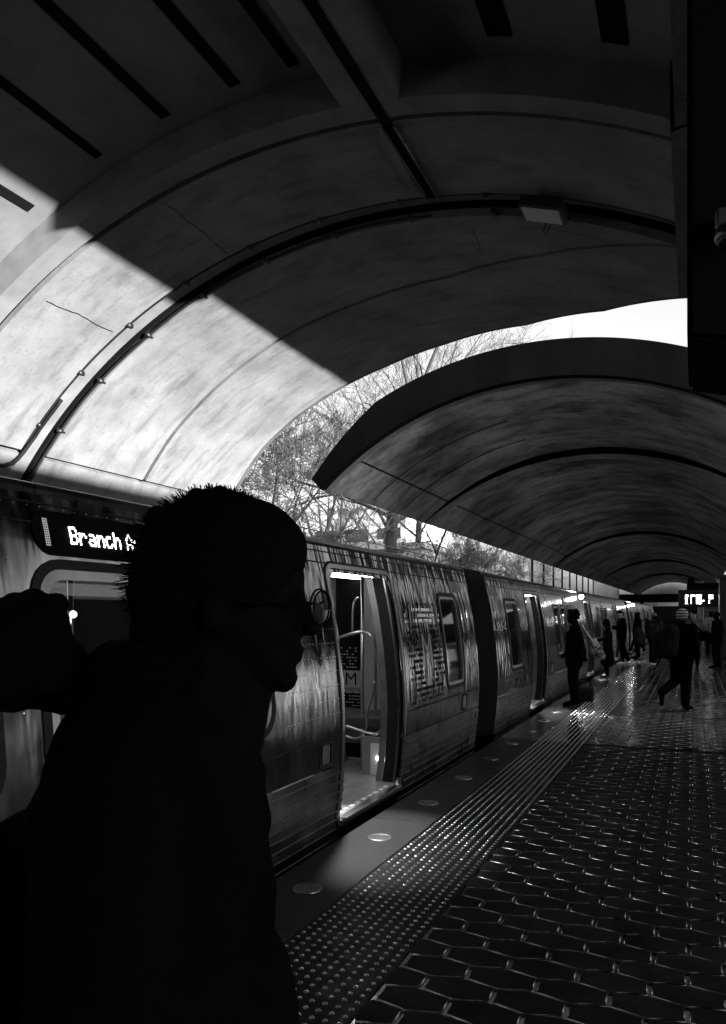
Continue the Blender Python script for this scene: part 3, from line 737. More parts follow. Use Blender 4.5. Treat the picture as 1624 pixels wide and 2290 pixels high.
for car, yy, w in ((car2, 17.0, .26), (car2, 24.2, .26), (car3, 40.5, .3)):
    b = BM(); A = rrect(yy-w, yy+w, 1.835, 1.975, .03); b.faces.new([b.verts.new(S(y, z, .006)) for y, z in A]); s_ = obj('side_display', b, 'black_print', car)
    b = BM(); A = rrect(yy-w*.6, yy+w*.6, 1.865, 1.945, .02); b.faces.new([b.verts.new(S(y, z, .008)) for y, z in A]); obj('screen', b, 'led_dim', s_)
for car, yy in ((car2, 19.2), (car3, 36.4)):
    b = BM(); ball(b, S(yy, 2.03, .10), .06, (1, 1, .8), sub=2); obj('door_lamp', b, 'door_lamp', car)

# printed pixel pattern, big letter and word on car 1 beyond the door
b = BM(); bw_ = BM()
Y0, Z0, dy, dz = 6.83, .68, .0315, .056
for i in range(38):
    for j in range(19):
        y, z = Y0 + i*dy, Z0 + j*dz
        if y > 7.90: continue
        u_ = (y-7.36)/.5; v_ = (z-1.15)/.52
        if abs(y-7.38) < .17 and 1.0 < z < 1.50: continue       # the letter
        if abs(y-7.40) < .15 and .90 < z < .98: continue        # the word
        white = 1.50 < z < 1.66
        p = math.exp(-(u_*u_*.9 + v_*v_*.9)) * 1.0
        if white: p = .85 if abs(u_) < .55 else .2
        if rnd.random() > p: continue
        q = [(y, z), (y+dy*.60, z), (y+dy*.60, z+dz*.55), (y, z+dz*.55)]
        t_ = bw_ if white else b
        t_.faces.new([t_.verts.new(S(yy, zz, .003)) for yy, zz in q])
dec = struct(obj('pixel_pattern', b, 'black_print', car1), 'stuff'); dec2 = struct(obj('white_pixels', bw_, 'white_print', dec), 'stuff')
bt = text_bm('M', .50, lambda u, v: S(7.20+u*.86, 1.06+v*1.0, .0035)); obj('large_letter', bt, 'steel_bright', dec)
bt = text_bm('metro', .105, lambda u, v: S(7.26+u*1.05, .915+v, .0035)); obj('word', bt, 'steel_bright', dec)

# interior seen through the open door: partition, poster, hoop rails
def hoop(name, pts, r=.016, m='steel_bright'):
    b = BM(); tube(b, bend(pts, 6), r, 8); return obj(name, b, m, car1, True)
hoop('grab_rail', [(-3.25, 6.75, 1.35), (-3.10, 6.75, 1.40), (-2.93, 6.75, 1.43), (-2.84, 6.75, 1.38), (-2.80, 6.75, 1.24), (-2.72, 6.75, .72), (-2.71, 6.75, .58), (-2.76, 6.75, .48), (-2.84, 6.75, .45), (-3.07, 6.75, .50), (-3.25, 6.75, .53)], .015)
hoop('grab_rail', [(-3.13, 7.1, 1.775), (-3.18, 7.1, 1.73), (-3.20, 7.1, 1.6), (-3.20, 7.1, 1.38)], .013)
hoop('grab_rail', [(-2.83, 6.8, .95), (-2.86, 6.8, .80), (-2.91, 6.8, .67), (-2.92, 6.8, .50), (-2.98, 6.8, .41), (-3.06, 6.8, .388), (-3.2, 6.8, .42)], .011)
b = BM(); box(b, -3.19, -2.64, 7.30, 7.33, .50, 2.0); obj('partition', b, 'inner_panel', car1)
b = BM(); box(b, -3.04, -3.02, 7.285, 7.299, .6, 1.95); obj('partition_seam', b, 'inner_dark', car1)
b = BM(); box(b, -3.64, -3.05, 7.62, 7.65, .036, 2.0); ps = obj('poster_panel', b, 'joint_black', car1)
b = BM(); box(b, -3.98, -3.70, 7.80, 7.83, .036, 2.0); obj('pale_panel', b, 'inner_panel', car1)
b = BM(); box(b, -3.35, -2.7, 6.98, 7.28, .42, .62, bev=.06); box(b, -3.6, -2.9, 7.0, 7.25, .30, .50, bev=.04); obj('seat', b, 'seat_vinyl', car1)
b = BM(); rg = random.Random(2)
for i in range(14):
    for j in range(24):
        z = .42 + j*.035
        if .755 < z < .985 and i > 1: continue
        if rg.random() < (.80 if z < .8 else .85 - (z-.95)*1.9):
            x = -3.58 + i*.034
            b.faces.new([b.verts.new(p) for p in ((x, 7.617, z), (x+.023, 7.617, z), (x+.023, 7.617, z+.013), (x, 7.617, z+.013))])
struct(obj('poster_pixels', b, 'inner_panel', ps), 'stuff')
b = BM(); b.faces.new([b.verts.new(p) for p in ((-3.545, 7.615, .745), (-3.1, 7.615, .745), (-3.1, 7.615, .985), (-3.545, 7.615, .985))]); pq = obj('poster_plate', b, 'inner_panel', ps)
bt = text_bm('M', .20, lambda u, v: Vector((-3.53+u*1.0, 7.611, .825+v*1.0))); obj('poster_letter', bt, 'black_print', pq)
bt = text_bm('metro', .075, lambda u, v: Vector((-3.53+u*1.0, 7.611, .762+v))); obj('poster_word', bt, 'black_print', pq)
b = BM(); box(b, -2.90, -2.64, 6.85, 6.88, .036, .34, bev=.004); sp = obj('draught_screen', b, 'white_print', car1)
for xx in (-2.82, -2.77):
    b = BM(); ball(b, (xx, 6.845, .20), .017, (1, .4, 1), sub=2); obj('lamp_glint_dot', b, 'lamp_glint_dot', sp, True)  # reflected glints on the screen, put in as glowing dots
# big window: pole, hoop and lamp inside
hoop('grab_rail', [(-2.95, 2.75, 1.23), (-2.93, 3.0, 1.20), (-2.92, 3.15, 1.15), (-2.92, 3.2, 1.0)])
b = BM(); tube(b, [(-2.9, 2.95, .04), (-2.9, 2.95, 2.0)], .016, 8); obj('pole', b, 'steel_bright', car1, True)
b = BM(); ball(b, (-2.86, 2.93, 1.60), .018, sub=2); obj('lamp_glint_dot', b, 'lamp_glint_dot', car1, True)
b = BM(); box(b, -5.528, -5.5, 4.2, 5.6, .95, 1.85, bev=.02); obj('inner_window', b, 'inner_dark', car1)

# ------------------------------------------------------------------ bare trees
def grow(bm, p, d, L, r, depth, rg, droop=0.0, spread=.55, minr=.010):
    n = 3; pts = [p]; q = p.copy(); dd = d.copy()
    for k in range(n):
        dd = (dd + Vector((rg.gauss(0, .13), rg.gauss(0, .13), rg.gauss(0, .10) - droop))).normalized(); q = q + dd*L/n; pts.append(q.copy())
    r1 = max(minr*.8, r*.66); tube(bm, pts, r, 7 if r > .06 else (4 if r > .02 else 3), r1, caps=False)
    if depth == 0: return
    nb = 3 if depth > 1 else 4
    for k in range(nb):
        t = rg.uniform(.35, 1.0) if k else 1.0
        i = min(n-1, int(t*n)); base = pts[i].lerp(pts[i+1], t*n-i) if t < 1 else pts[-1]
        ax = Vector((rg.gauss(0, 1), rg.gauss(0, 1), rg.gauss(0, .6))).normalized()
        nd = (dd + ax*spread*(.5 if k == 0 else 1.25)).normalized(); nd.z += .06; nd.normalize()
        grow(bm, base, nd, L*rg.uniform(.62, .85), max(minr, r1*(.85 if k == 0 else .62)), depth-1, rg, droop, spread, minr)
def tree(loc, h, r, lean, depth, seed, label, droop=0, trunkfrac=.35, m='bark', spread=.55, minr=.010):
    rg = random.Random(seed); t = thing('bare_tree', label, 'tree', loc, 0, 'bare winter trees beyond the train')
    top = Vector((lean[0], lean[1], h*trunkfrac)); b = BM()
    tube(b, [Vector((0, 0, -1)), Vector((lean[0]*.3, lean[1]*.3, h*trunkfrac*.5)), top], r*1.15, 10, r*.85); obj('trunk', b, m, t, True)
    b = BM()
    for k in range(5):
        a = k*2.4 + rg.random(); d = Vector((math.cos(a)*.55, math.sin(a)*.55, 1.0 if k < 3 else .35)).normalized()
        st = Vector((0, 0, -1)).lerp(top, 1.0 if k < 3 else rg.uniform(.55, .9))
        grow(b, st if k < 3 else top*rg.uniform(.6, .9), d, h*(.27 if k < 3 else .2), r*(.62 if k < 3 else .35), depth, rg, droop, spread, minr)
    obj('crown', b, m if droop or h > 20 else 'bark_pale', t, False); return t
def atX(u, X_):     # direction of an image column at distance
    t = (u-812)/F_PX; c, s = math.cos(YAW), math.sin(YAW); return X_ * (c + t*s)/(t*c - s)
tree((-13.5, atX(866, -13.5), 1), 15, .30, (.3, .2), 5, 11, 'bare tree with thick dark straight trunk between the two canopies', trunkfrac=.42, droop=.03)
tree((-15.5, atX(700, -15.5), 1), 10, .12, (.2, .4), 5, 5, 'bushy bare tree directly right of the foreground head', spread=.7)
tree((-14.5, atX(600, -14.5), 1), 8, .12, (.2, .1), 6, 23, 'bare tree behind the tip of the lit vault', spread=.7)
tree((-17, atX(770, -17), 1), 11, .12, (-.3, .1), 5, 31, 'thin bare tree behind the thick trunk, on its left', spread=.7)
tree((-24, atX(930, -24), 1), 25, .34, (.2, .5), 6, 47, 'tall bare tree rising above the far canopy', trunkfrac=.4)
tree((-30, atX(850, -30), 1), 24, .3, (.6, .5), 6, 52, 'tall slender bare tree seen in the sky gap', trunkfrac=.4)
tree((-24, atX(1040, -24), 2), 27, .28, (.6, .5), 5, 58, 'bare tree whose branch tips touch the white sky gap', trunkfrac=.4)
tree((-14, atX(960, -14), 3), 6, .1, (.3, .5), 5, 61, 'small drooping bare tree right of the thick trunk', droop=.06, spread=.8)
tree((-28, atX(720, -28), 1), 17, .2, (.3, .5), 6, 67, 'distant bare tree left of the thick trunk', trunkfrac=.3, spread=.65)
for i, (u, X_, h, sd) in enumerate([(1060, -13.2, 3.6, 71), (1120, -13.2, 4.2, 72), (1180, -13.0, 4.6, 73), (1010, -14.5, 4, 74)]):
    rg = random.Random(sd); t = thing('bare_shrub', ['bare twiggy shrub by the railing, left of the middle one', 'middle bare twiggy shrub above the railing wall', 'bare twiggy shrub nearest the grey panelled wall', 'small bare shrub close to the drooping tree'][i], 'shrub', (X_, atX(u, X_), 3.2), 0, 'bare shrubs beside the railing wall')
    b = BM()
    for k in range(9):
        a = rg.random()*6.28; grow(b, Vector((0, 0, 0)), Vector((math.cos(a)*.7, math.sin(a)*.7, 1)).normalized(), h*.36, .04, 4, rg, 0, .6, .012)
    obj('branches', b, 'bark_pale', t)

# ------------------------------------------------------------------ furniture on the platform
t = thing('arrivals_display', 'black hanging arrivals display with glowing white text rows', 'display', (0, 34, 0))
xa, xb = -.60, .92
b = BM(); box(b, xa, xb, -.12, .12, 1.90, 2.60, bev=.02); obj('casing', b, 'black_metal', t)
b = BM(); box(b, -.25, .02, -.08, .08, 2.605, 3.1); obj('hanger', b, 'dark_concrete', t)
rows_ = [('LN', 'CAR', 'DEST', 'MIN'), ('BL', '8', 'Largo', 'ARR'), ('YL', '6', 'Mt Vern', '4'), ('BL', '8', 'Largo', '9')]
b = BM()
for k, cells in enumerate(rows_):
    for s_, xo in zip(cells, (.20, .42, .66, 1.17)):
        tb = text_bm(s_, .095, lambda u, v, k=k, xo=xo: Vector((xa+.08+xo*.9+u*.95, -.125, 2.33-k*.098+v))); me = bpy.data.meshes.new('x'); tb.to_mesh(me); tb.free(); b.from_mesh(me); bpy.data.meshes.remove(me)
obj('lettering', b, 'led_white', t)
t = thing('steel_column', 'narrow bright steel column behind the arrivals display', 'column', (.30, 40, 0))
b = BM(); box(b, -.16, .02, -.1, .1, 0, 3.2, bev=.01); box(b, .06, .12, -.1, .1, 0, 3.2, bev=.01); obj('shaft', b, 'steel_bright', t)
b = BM(); box(b, -.25, .2, -.16, .16, 0, .06, bev=.01); obj('base', b, 'steel_dull', t)
t = thing('kiosk', 'black kiosk standing at the right edge of the platform', 'kiosk', (1.9, 31, 0))
b = BM(); box(b, -1.05, 1.5, -.4, 1.2, 0, 2.9, bev=.04); obj('body', b, 'black_metal', t)
b = BM(); box(b, -.6, .9, -.42, -.405, 1.0, 1.6); obj('notice_panel', b, 'cloth_dark', t)
b = BM(); box(b, -1.15, 1.6, -.5, 1.3, 2.905, 3.05, bev=.02); obj('roof', b, 'black_metal', t)
t = thing('louvred_screen', 'dark louvred screen behind the steel column', 'screen', (1.3, 44, 0))
b = BM(); box(b, -.9, .8, -.05, .05, 0, 3.0); obj('panel', b, 'inner_dark', t)
b = BM()
for k in range(14): box(b, -.9, .8, -.09, -.051, .2+k*.2, .28+k*.2)
obj('louvres', b, 'steel_dull', t)
t = thing('cross_beam', 'black beam spanning from the arrivals display to the right', 'beam', (0, 36, 0))
b = BM(); box(b, -.3, 6, -.15, .15, 2.62, 2.95, bev=.02); obj('beam', b, 'dark_concrete', t)
t = thing('far_column', 'thick dark concrete column under the far vault at right', 'column', (2.6, 60, 0))
b = BM(); box(b, -.5, .6, -.6, .6, 0, 4.6, bev=.05); obj('shaft', b, 'dark_concrete', t); b = BM(); box(b, -.6, .7, -.7, .7, 0, .12); obj('base', b, 'grout', t)

# ------------------------------------------------------------------ people
def hand(bm, w, d, up, s=1.0, curl=.5):
    """palm and five fingers starting at wrist w, pointing along d; up = back of the hand"""
    w = Vector(w); d = Vector(d).normalized(); up = Vector(up).normalized(); sd = d.cross(up).normalized()
    for k in (-1, 0, 1): capsule(bm, w + sd*k*.018*s, w + d*.075*s + sd*k*.024*s, .017*s, .014*s, 8)
    for k, (o, l) in enumerate(((-.033, .062), (-.011, .074), (.011, .070), (.032, .052))):
        p = w + d*.08*s + sd*o*s; q = p + (d*math.cos(curl*.5) - up*math.sin(curl*.5))*l*.5*s; r_ = q + (d*math.cos(curl*1.6) - up*math.sin(curl*1.6))*l*.5*s
        capsule(bm, p, q, .0095*s, .0088*s, 8); capsule(bm, q, r_, .0088*s, .0075*s, 8)
    p = w + d*.025*s - sd*.03*s; q = p + (d*.6 - sd*.7).normalized()*.04*s; r_ = q + (d*.9 - sd*.2 - up*.3).normalized()*.032*s
    capsule(bm, p, q, .0115*s, .010*s, 8); capsule(bm, q, r_, .010*s, .0085*s, 8)
def head(bm, c, s=1.0, f=Vector((1, 0, 0)), tilt=0.0, vox=None):
    """head with face: c = centre, f = facing; local x forward"""
    ang = math.atan2(f.y, f.x); rot = Matrix.Rotation(ang, 3, 'Z') @ Matrix.Rotation(tilt, 3, 'Y')
    def P(x, y, z): return Vector(c) + rot @ (Vector((x, y, z))*s)
    def E(x, y, z, r, sc): ball(bm, P(x, y, z), r*s, sc, rot, 3)
    E(-.008, 0, .035, .096, (1.02, .80, .90)); E(.018, 0, -.03, .078, (1.0, .82, 1.12)); E(.045, 0, -.075, .046, (1.0, 1.02, .92))
    E(.072, 0, -.098, .022, (.9, 1.1, .8)); E(.080, 0, .030, .022, (.8, 2.0, .7))
    for y in (-1, 1):
        E(.068, y*.034, .0, .017, (.8, 1.1, .9)); E(-.002, y*.078, -.008, .030, (.65, .28, 1.05)); E(.055, y*.042, -.035, .022, (.8, 1, 1))
    capsule(bm, P(.088, 0, .015), P(.108, 0, -.022), .010*s, .013*s, 8); E(.096, 0, -.030, .016, (.9, 1.2, .6))
    E(.090, 0, -.056, .013, (.8, 1.9, .5)); E(.087, 0, -.068, .013, (.8, 1.7, .55))
    capsule(bm, P(-.02, 0, -.06), P(-.045, 0, -.17), .058*s, .060*s)
def person(loc, heading, H, spec, label, vox=.014, gloc=None):
    """spec: joints in metres for a 1.75 m figure, local x forward / y left / z up"""
    k = H/1.75
    t = thing('person', label, 'person', loc, heading)
    J = dict(pel=(0, 0, .95), chest=(0, 0, 1.28), neck=(-.01, 0, 1.50), head=(.02, 0, 1.635), ls=(-.01, .19, 1.43), rs=(-.01, -.19, 1.43), le=(-.04, .23, 1.14), re=(-.04, -.23, 1.14),
             lw=(.05, .22, .90), rw=(.05, -.22, .90), lh=(0, .09, .90), rh=(0, -.09, .90), lk=(.03, .10, .50), rk=(.03, -.10, .50), la=(-.02, .10, .09), ra=(-.02, -.10, .09),
             lt=(.15, .12, .03), rt=(.15, -.12, .03), face=(1, 0, 0), tilt=0.0, ltilt=0)
    J.update(spec.get('J', {}))
    V = {a: Vector(p)*k for a, p in J.items() if isinstance(p, tuple) and a != 'face'}
    # one continuous body
    b = BM(); head(b, V['head'], k, Vector(J['face']), J['tilt'])
    capsule(b, V['neck'] + Vector((0, 0, -.05)), V['head'] + Vector((-.02, 0, -.05)), .058*k, .056*k)
    capsule(b, V['pel'], V['chest'], .125*k, .135*k); capsule(b, V['chest'], V['neck'], .13*k, .07*k)
    for s in 'lr':
        capsule(b, V['neck']+Vector((0, 0, -.07)), V[s+'s'], .06*k, .052*k); capsule(b, V[s+'s'], V[s+'e'], .048*k, .038*k); capsule(b, V[s+'e'], V[s+'w'], .037*k, .026*k)
        dd = (V[s+'w'] - V[s+'e']).normalized(); upv = Vector((0, 1 if s == 'l' else -1, 0)) if abs(dd.y) < .8 else Vector((0, 0, 1))
        hand(b, V[s+'w'] + dd*.01, dd, upv, k, .7)
        capsule(b, V[s+'h'], V[s+'k'], .082*k, .055*k); capsule(b, V[s+'k'], V[s+'a'], .054*k, .038*k); capsule(b, V[s+'a'], V[s+'t'], .036*k, .03*k)
    me = remesh(b, vox*.8, 2); link('body', me, spec.get('skin', 'skin'), t)
    # trousers
    q = spec.get('leg', 1.0); b = BM()
    capsule(b, V['pel'] + Vector((0, 0, .06)), V['pel']+Vector((0, 0, -.06)), .14*k, .15*k)
    for s in 'lr':
        capsule(b, V[s+'h'], V[s+'k'], .102*k*q, .078*k*q); capsule(b, V[s+'k'], V[s+'a'] + Vector((0, 0, .02)), .078*k*q, .064*k*q)
    link('trousers', remesh(b, vox, 3), spec.get('trousers', 'cloth_black'), t)
    # jacket or coat
    b = BM(); jl = spec.get('hem', .86)*k; jr = spec.get('bulk', 1.0)
    for s_ in (1, -1):
        capsule(b, V['chest'] + Vector((0, .07*s_*k, 0)), V['pel'] + Vector((0, .055*s_*k, 0)), .135*k*jr, .135*k*jr)
        bot = V['pel'].copy(); bot.z = jl; capsule(b, V['pel'] + Vector((0, .055*s_*k, 0)), bot + Vector((0, .06*s_*k, .08)), .138*k*jr, (.14 + spec.get('flare', 0))*k*jr)
        capsule(b, V['chest'] + Vector((0, .08*s_*k, .03)), V['neck'] + Vector((0, .06*s_*k, -.10)), .12*k*jr, .10*k)
    capsule(b, V['neck'] + Vector((-.01, 0, -.08)), V['neck'] + Vector((0, 0, -.01)), .10*k, .078*k)
    for s in 'lr':
        capsule(b, V['neck']+Vector((0, 0, -.10)), V[s+'s'], .09*k, .078*k*jr); capsule(b, V[s+'s'], V[s+'e'], .076*k*jr, .062*k*jr)
        w_ = V[s+'e'].lerp(V[s+'w'], .92); capsule(b, V[s+'e'], w_, .062*k*jr, .045*k*jr)
    if spec.get('hood'):
        ball(b, V['head'] + Vector((-.02, 0, .01)), .128*k, (1, .88, 1.02)); capsule(b, V['neck'], V['head']+Vector((-.04, 0, -.02)), .10*k, .10*k)
    if spec.get('hood_down'): capsule(b, V['neck'] + Vector((-.08, -.06, -.02)), V['neck'] + Vector((-.08, .06, -.02)), .06*k, .06*k)
    link('coat' if jl < .8 else 'jacket', remesh(b, vox, 3), spec.get('jacket', 'coat_black'), t)
    # shoes
    for s in 'lr':
        b = BM(); an, to = V[s+'a'], V[s+'t']; d = (to-an); d2 = d.normalized()
        capsule(b, an + Vector((-.01, 0, -.03)), to + Vector((.02, 0, -.0))*k, .045*k, .034*k); capsule(b, an - d2*.035 + Vector((0, 0, -.045*k)), to + d2*.03, .036*k, .03*k)
        mn = min((v.co.z for v in b.verts)); 
        me = remesh(b, vox*.6, 2)
        link('shoe', me, spec.get('shoes', 'cloth_black'), t)
    # hair or hat
    hc = V['head']; fv = Vector(J['face']).normalized(); ang = math.atan2(fv.y, fv.x); rot = Matrix.Rotation(ang, 3, 'Z') @ Matrix.Rotation(J['tilt'], 3, 'Y')
    hs = spec.get('hair', 'short'); b = BM()
    if hs == 'short': ball(b, hc + rot @ Vector((-.022, 0, .058))*k, .098*k, (.98, .84, .82), rot)
    if hs == 'curly':
        rg = random.Random(3)
        for i in range(46):
            a = rg.random()*6.28; z = rg.uniform(-.03, .125); rr = .098*math.sqrt(max(.08, 1-((z-.03)/.115)**2)); p = Vector((rr*math.cos(a)-.022, rr*.86*math.sin(a), z))
            if p.x > .05 and z < .06: continue
            ball(b, hc + rot @ p*k, .030*k)
        ball(b, hc + rot @ Vector((-.022, 0, .06))*k, .098*k, (1, .86, .85), rot)
    if hs == 'beanie':
        ball(b, hc + rot @ Vector((-.012, 0, .060))*k, .112*k, (1.0, .88, .88), rot); 
        capsule(b, hc + rot @ Vector((-.02, 0, .03))*k, hc + rot @ Vector((-.02, 0, .05))*k, .102*k, .105*k)
    if hs != 'none': link('hat' if hs == 'beanie' else 'hair', remesh(b, vox*.7, 2), spec.get('hairmat', 'hair'), t)
    return t, V

# p1: figure on the granite edge facing the train
R0 = 0
person((-1.93, 13.74, 0), R(185), 1.66, dict(J=dict(head=(.03, 0, 1.64), le=(-.10, .22, 1.16), re=(-.10, -.24, 1.16), lw=(.12, .2, .98), rw=(-.16, -.24, .94), lk=(.02, .09, .5), rk=(.03, -.05, .5), la=(-.02, .08, .09), ra=(-.03, -.06, .09), lt=(.15, .09, .03), rt=(.14, -.07, .03), tilt=.1),
       hair='curly', bulk=1.18, leg=1.3, hem=.72), 'person in a wide black jacket standing on the granite edge, facing the train')
t = thing('tote_bag', 'patterned pale cloth bag hanging behind the person at the platform edge', 'bag', (-1.66, 13.66, 0))
b = BM(); capsule(b, (0, 0, 1.22), (.10, 0, .98), .05, .13); capsule(b, (.10, 0, .98), (.20, 0, .88), .12, .07); capsule(b, (-.05, 0, 1.33), (.02, 0, 1.2), .03, .06)
for v in b.verts: v.co.y *= .55
link('pouch', remesh(b, .012, 3), 'patterned_cloth', t); b = BM(); tube(b, bend([(-.12, 0, 1.42), (-.05, -.05, 1.3), (.12, -.04, 1.05)]), .012, 6); obj('strap', b, 'cloth_pale', t, True)
t = thing('small_bag', 'small dark bag on the granite beside the standing person', 'bag', (-1.86, 14.6, 0))
b = BM(); box(b, -.16, .16, -.10, .10, .0, .26, bev=.05); obj('body', b, 'cloth_dark', t); b = BM(); tube(b, bend([(-.1, 0, .25), (-.08, 0, .38), (.08, 0, .38), (.1, 0, .25)]), .01, 6); obj('handle', b, 'cloth_black', t, True)
# p2 hooded long coat
person((-2.03, 20.21, 0), R(190), 1.50, dict(J=dict(le=(.02, .26, 1.18), re=(.02, -.26, 1.18), lw=(.27, .2, 1.12), rw=(.22, -.2, 1.10), tilt=.35, head=(.06, 0, 1.61), la=(0, .07, .09), ra=(0, -.07, .09), lk=(.02, .08, .5), rk=(.02, -.08, .5)),
       hood=True, hair='none', hem=.40, flare=.04, bulk=1.15, skin='skin_light'), 'short person in a hooded long black coat facing the train door')
# p3 phone
tp, V3 = person((-2.15, 25.86, 0), R(200), 1.72, dict(J=dict(le=(.06, .22, 1.15), re=(.06, -.22, 1.15), lw=(.30, .08, 1.22), rw=(.28, -.08, 1.20), tilt=.45, head=(.07, 0, 1.62), lk=(.03, .12, .5), rk=(-.1, -.10, .5), ra=(-.24, -.1, .10), rt=(-.10, -.12, .03)),
       shoes='shoe_white', skin='skin_light', bulk=1.1), 'bearded person in black looking down at a phone, wearing white shoes')
t = thing('phone', 'slim phone held by the person in black with white shoes', 'phone', tuple(tp.matrix_basis @ (Vector((.40, 0, 1.24))*1.0)), R(200))
b = BM(); box(b, -.07, .07, -.036, .036, -.004, .004, bev=.002); obj('case', b, 'black_metal', t); b = BM(); box(b, -.062, .062, -.031, .031, .0045, .0055); obj('screen', b, 'led_dim', t)
# p4
person((-2.15, 33.2, 0), R(160), 1.68, dict(J=dict(lk=(.10, .14, .50), la=(.22, .16, .10), lt=(.36, .17, .05), rk=(-.1, -.12, .5), ra=(-.26, -.12, .1), rt=(-.12, -.12, .03)), shoes='shoe_white', hairmat='hair_grey', leg=.8),
       'grey haired person with legs apart stepping into the far door, white soles')
# p5 walking with backpack and hood
person((-1.15, 25.37, 0), R(75), 1.66, dict(J=dict(head=(.06, 0, 1.60), neck=(.03, 0, 1.47), lk=(.14, .12, .5), la=(.14, .14, .10), lt=(.29, .15, .03), rk=(-.08, -.10, .5), ra=(-.30, -.12, .12), rt=(-.16, -.12, .03)), shoes='shoe_white', jacket='cloth_dark', hood_down=True, hairmat='cloth_grey', bulk=1.15),
       'person walking away in a dark hooded jacket and white shoes, bag at the left')
t = thing('shoulder_bag', 'dark round bag hanging left of the walking person in white shoes', 'bag', (-1.62, 25.3, 0))
b = BM(); capsule(b, (0, 0, 1.05), (.05, 0, .82), .17, .2); link('pouch', remesh(b, .02, 3), 'cloth_dark', t); b = BM(); tube(b, bend([(-.05, 0, 1.15), (.15, .0, 1.42), (.3, .02, 1.45)]), .02, 6); obj('strap', b, 'cloth_black', t, True)
# p6 striped beanie
person((-.19, 13.82, 0), R(68), 1.68, dict(J=dict(head=(.03, 0, 1.62), lk=(.06, .14, .50), la=(-.40, .18, .30), lt=(-.36, .20, .13), rk=(.06, -.04, .5), ra=(.0, -.06, .09), rt=(.17, -.08, .03), le=(-.06, .26, 1.15), re=(-.08, -.27, 1.15), lw=(.08, .26, .92), rw=(-.02, -.28, .90)),
       hair='beanie', hairmat='knit_stripes', leg=1.15, bulk=1.15, hem=.84), 'person walking away in a striped knit beanie and black backpack')
t = thing('backpack', 'dark bulky backpack on the back of the striped beanie walker', 'backpack', (-.34, 13.62, 0))
b = BM(); capsule(b, (-.02, -.02, 1.32), (-.06, -.02, 1.02), .14, .17); capsule(b, (-.20, -.02, 1.22), (-.20, -.02, .98), .10, .12); link('sack', remesh(b, .014, 3), 'pack_cloth', t)
b = BM(); tube(b, bend([(-.1, .1, 1.42), (.02, .16, 1.48), (.1, .2, 1.3)]), .02, 6); tube(b, bend([(-.15, -.05, .95), (-.22, -.07, .78), (-.28, -.05, .66)]), .014, 6); obj('strap', b, 'cloth_black', t, True)
# p7 grey coat with strap
person((-.02, 25.2, 0), R(95), 1.70, dict(J=dict(face=(.5, .8, 0), lk=(.05, .1, .5), la=(.08, .1, .09), ra=(-.15, -.1, .1), rt=(0, -.1, .03)), jacket='cloth_grey', hem=.62, bulk=1.25, hair='short', skin='skin_light'), 'dark haired person in a knee length grey coat walking away')
t = thing('messenger_bag', 'dark messenger bag with diagonal strap across the grey coat', 'bag', (.02, 25.0, 0))
b = BM(); box(b, .10, .40, -.10, .02, .80, 1.10, bev=.03); obj('pouch', b, 'cloth_black', t); b = BM(); tube(b, bend([(-.16, -.04, 1.46), (.0, -.17, 1.28), (.22, -.12, 1.05)]), .022, 6); obj('strap', b, 'cloth_black', t, True)
# p8
person((.62, 33.4, 0), R(110), 1.70, dict(J=dict(lk=(.1, .1, .5), la=(.12, .1, .09), ra=(-.2, -.1, .1), rt=(-.05, -.1, .03)), jacket='cloth_pale', hem=.9, bulk=1.05), 'person in a pale jacket far off near the right kiosk')
person((.62, 25.0, 0), R(150), 1.66, dict(J=dict(), hem=.7), 'person in black at the right edge of the photo beside the kiosk')
person((-1.9, 29.6, 0), R(170), 1.66, dict(J=dict()), 'person in plain black between the phone user and the far door')

# ------------------------------------------------------------------ foreground man, very close to the camera
fc, fs = math.cos(YAW), math.sin(YAW)
def CF(u, v, d):      # image point at depth d -> world
    lat = (u-812)/F_PX*d; return Vector((-d*fs + lat*fc, d*fc + lat*fs, EYE + (1374-v)/F_PX*d))
D = .95
org = CF(480, 1374, D); org.z = 0
fm = thing('person', 'large black silhouette of a man in glasses close to the camera', 'person', tuple(org), YAW)   # local x = image right, y = away
def Q(u, v, dy=0.0): return Vector(((u-480)/F_PX*D, dy, EYE + (1374-v)/F_PX*D))
b = BM()
def EL(u, v, ru, rv, ry, dy=0, sub=4, rot=None):
    ball(b, Q(u, v, dy), 1, (ru/F_PX*D, ry, rv/F_PX*D), rot, sub)
EL(486, 1300, 196, 180, .076); EL(540, 1390, 132, 145, .066); EL(590, 1330, 82, 92, .058)
EL(600, 1470, 62, 72, .050); EL(634, 1514, 32, 35, .028); EL(655, 1335, 28, 24, .045)
capsule(b, Q(668, 1345), Q(694, 1402), .009, .013, 10); EL(690, 1408, 15, 9, .018); EL(668, 1452, 14, 9, .022); EL(664, 1474, 13, 9, .020)
EL(640, 1425, 30, 38, .040); EL(500, 1372, 30, 42, .018, -.076); EL(500, 1372, 30, 42, .018, .076)
capsule(b, Q(480, 1470), Q(430, 1640), .068, .075); capsule(b, Q(520, 1500), Q(470, 1640), .055, .07)
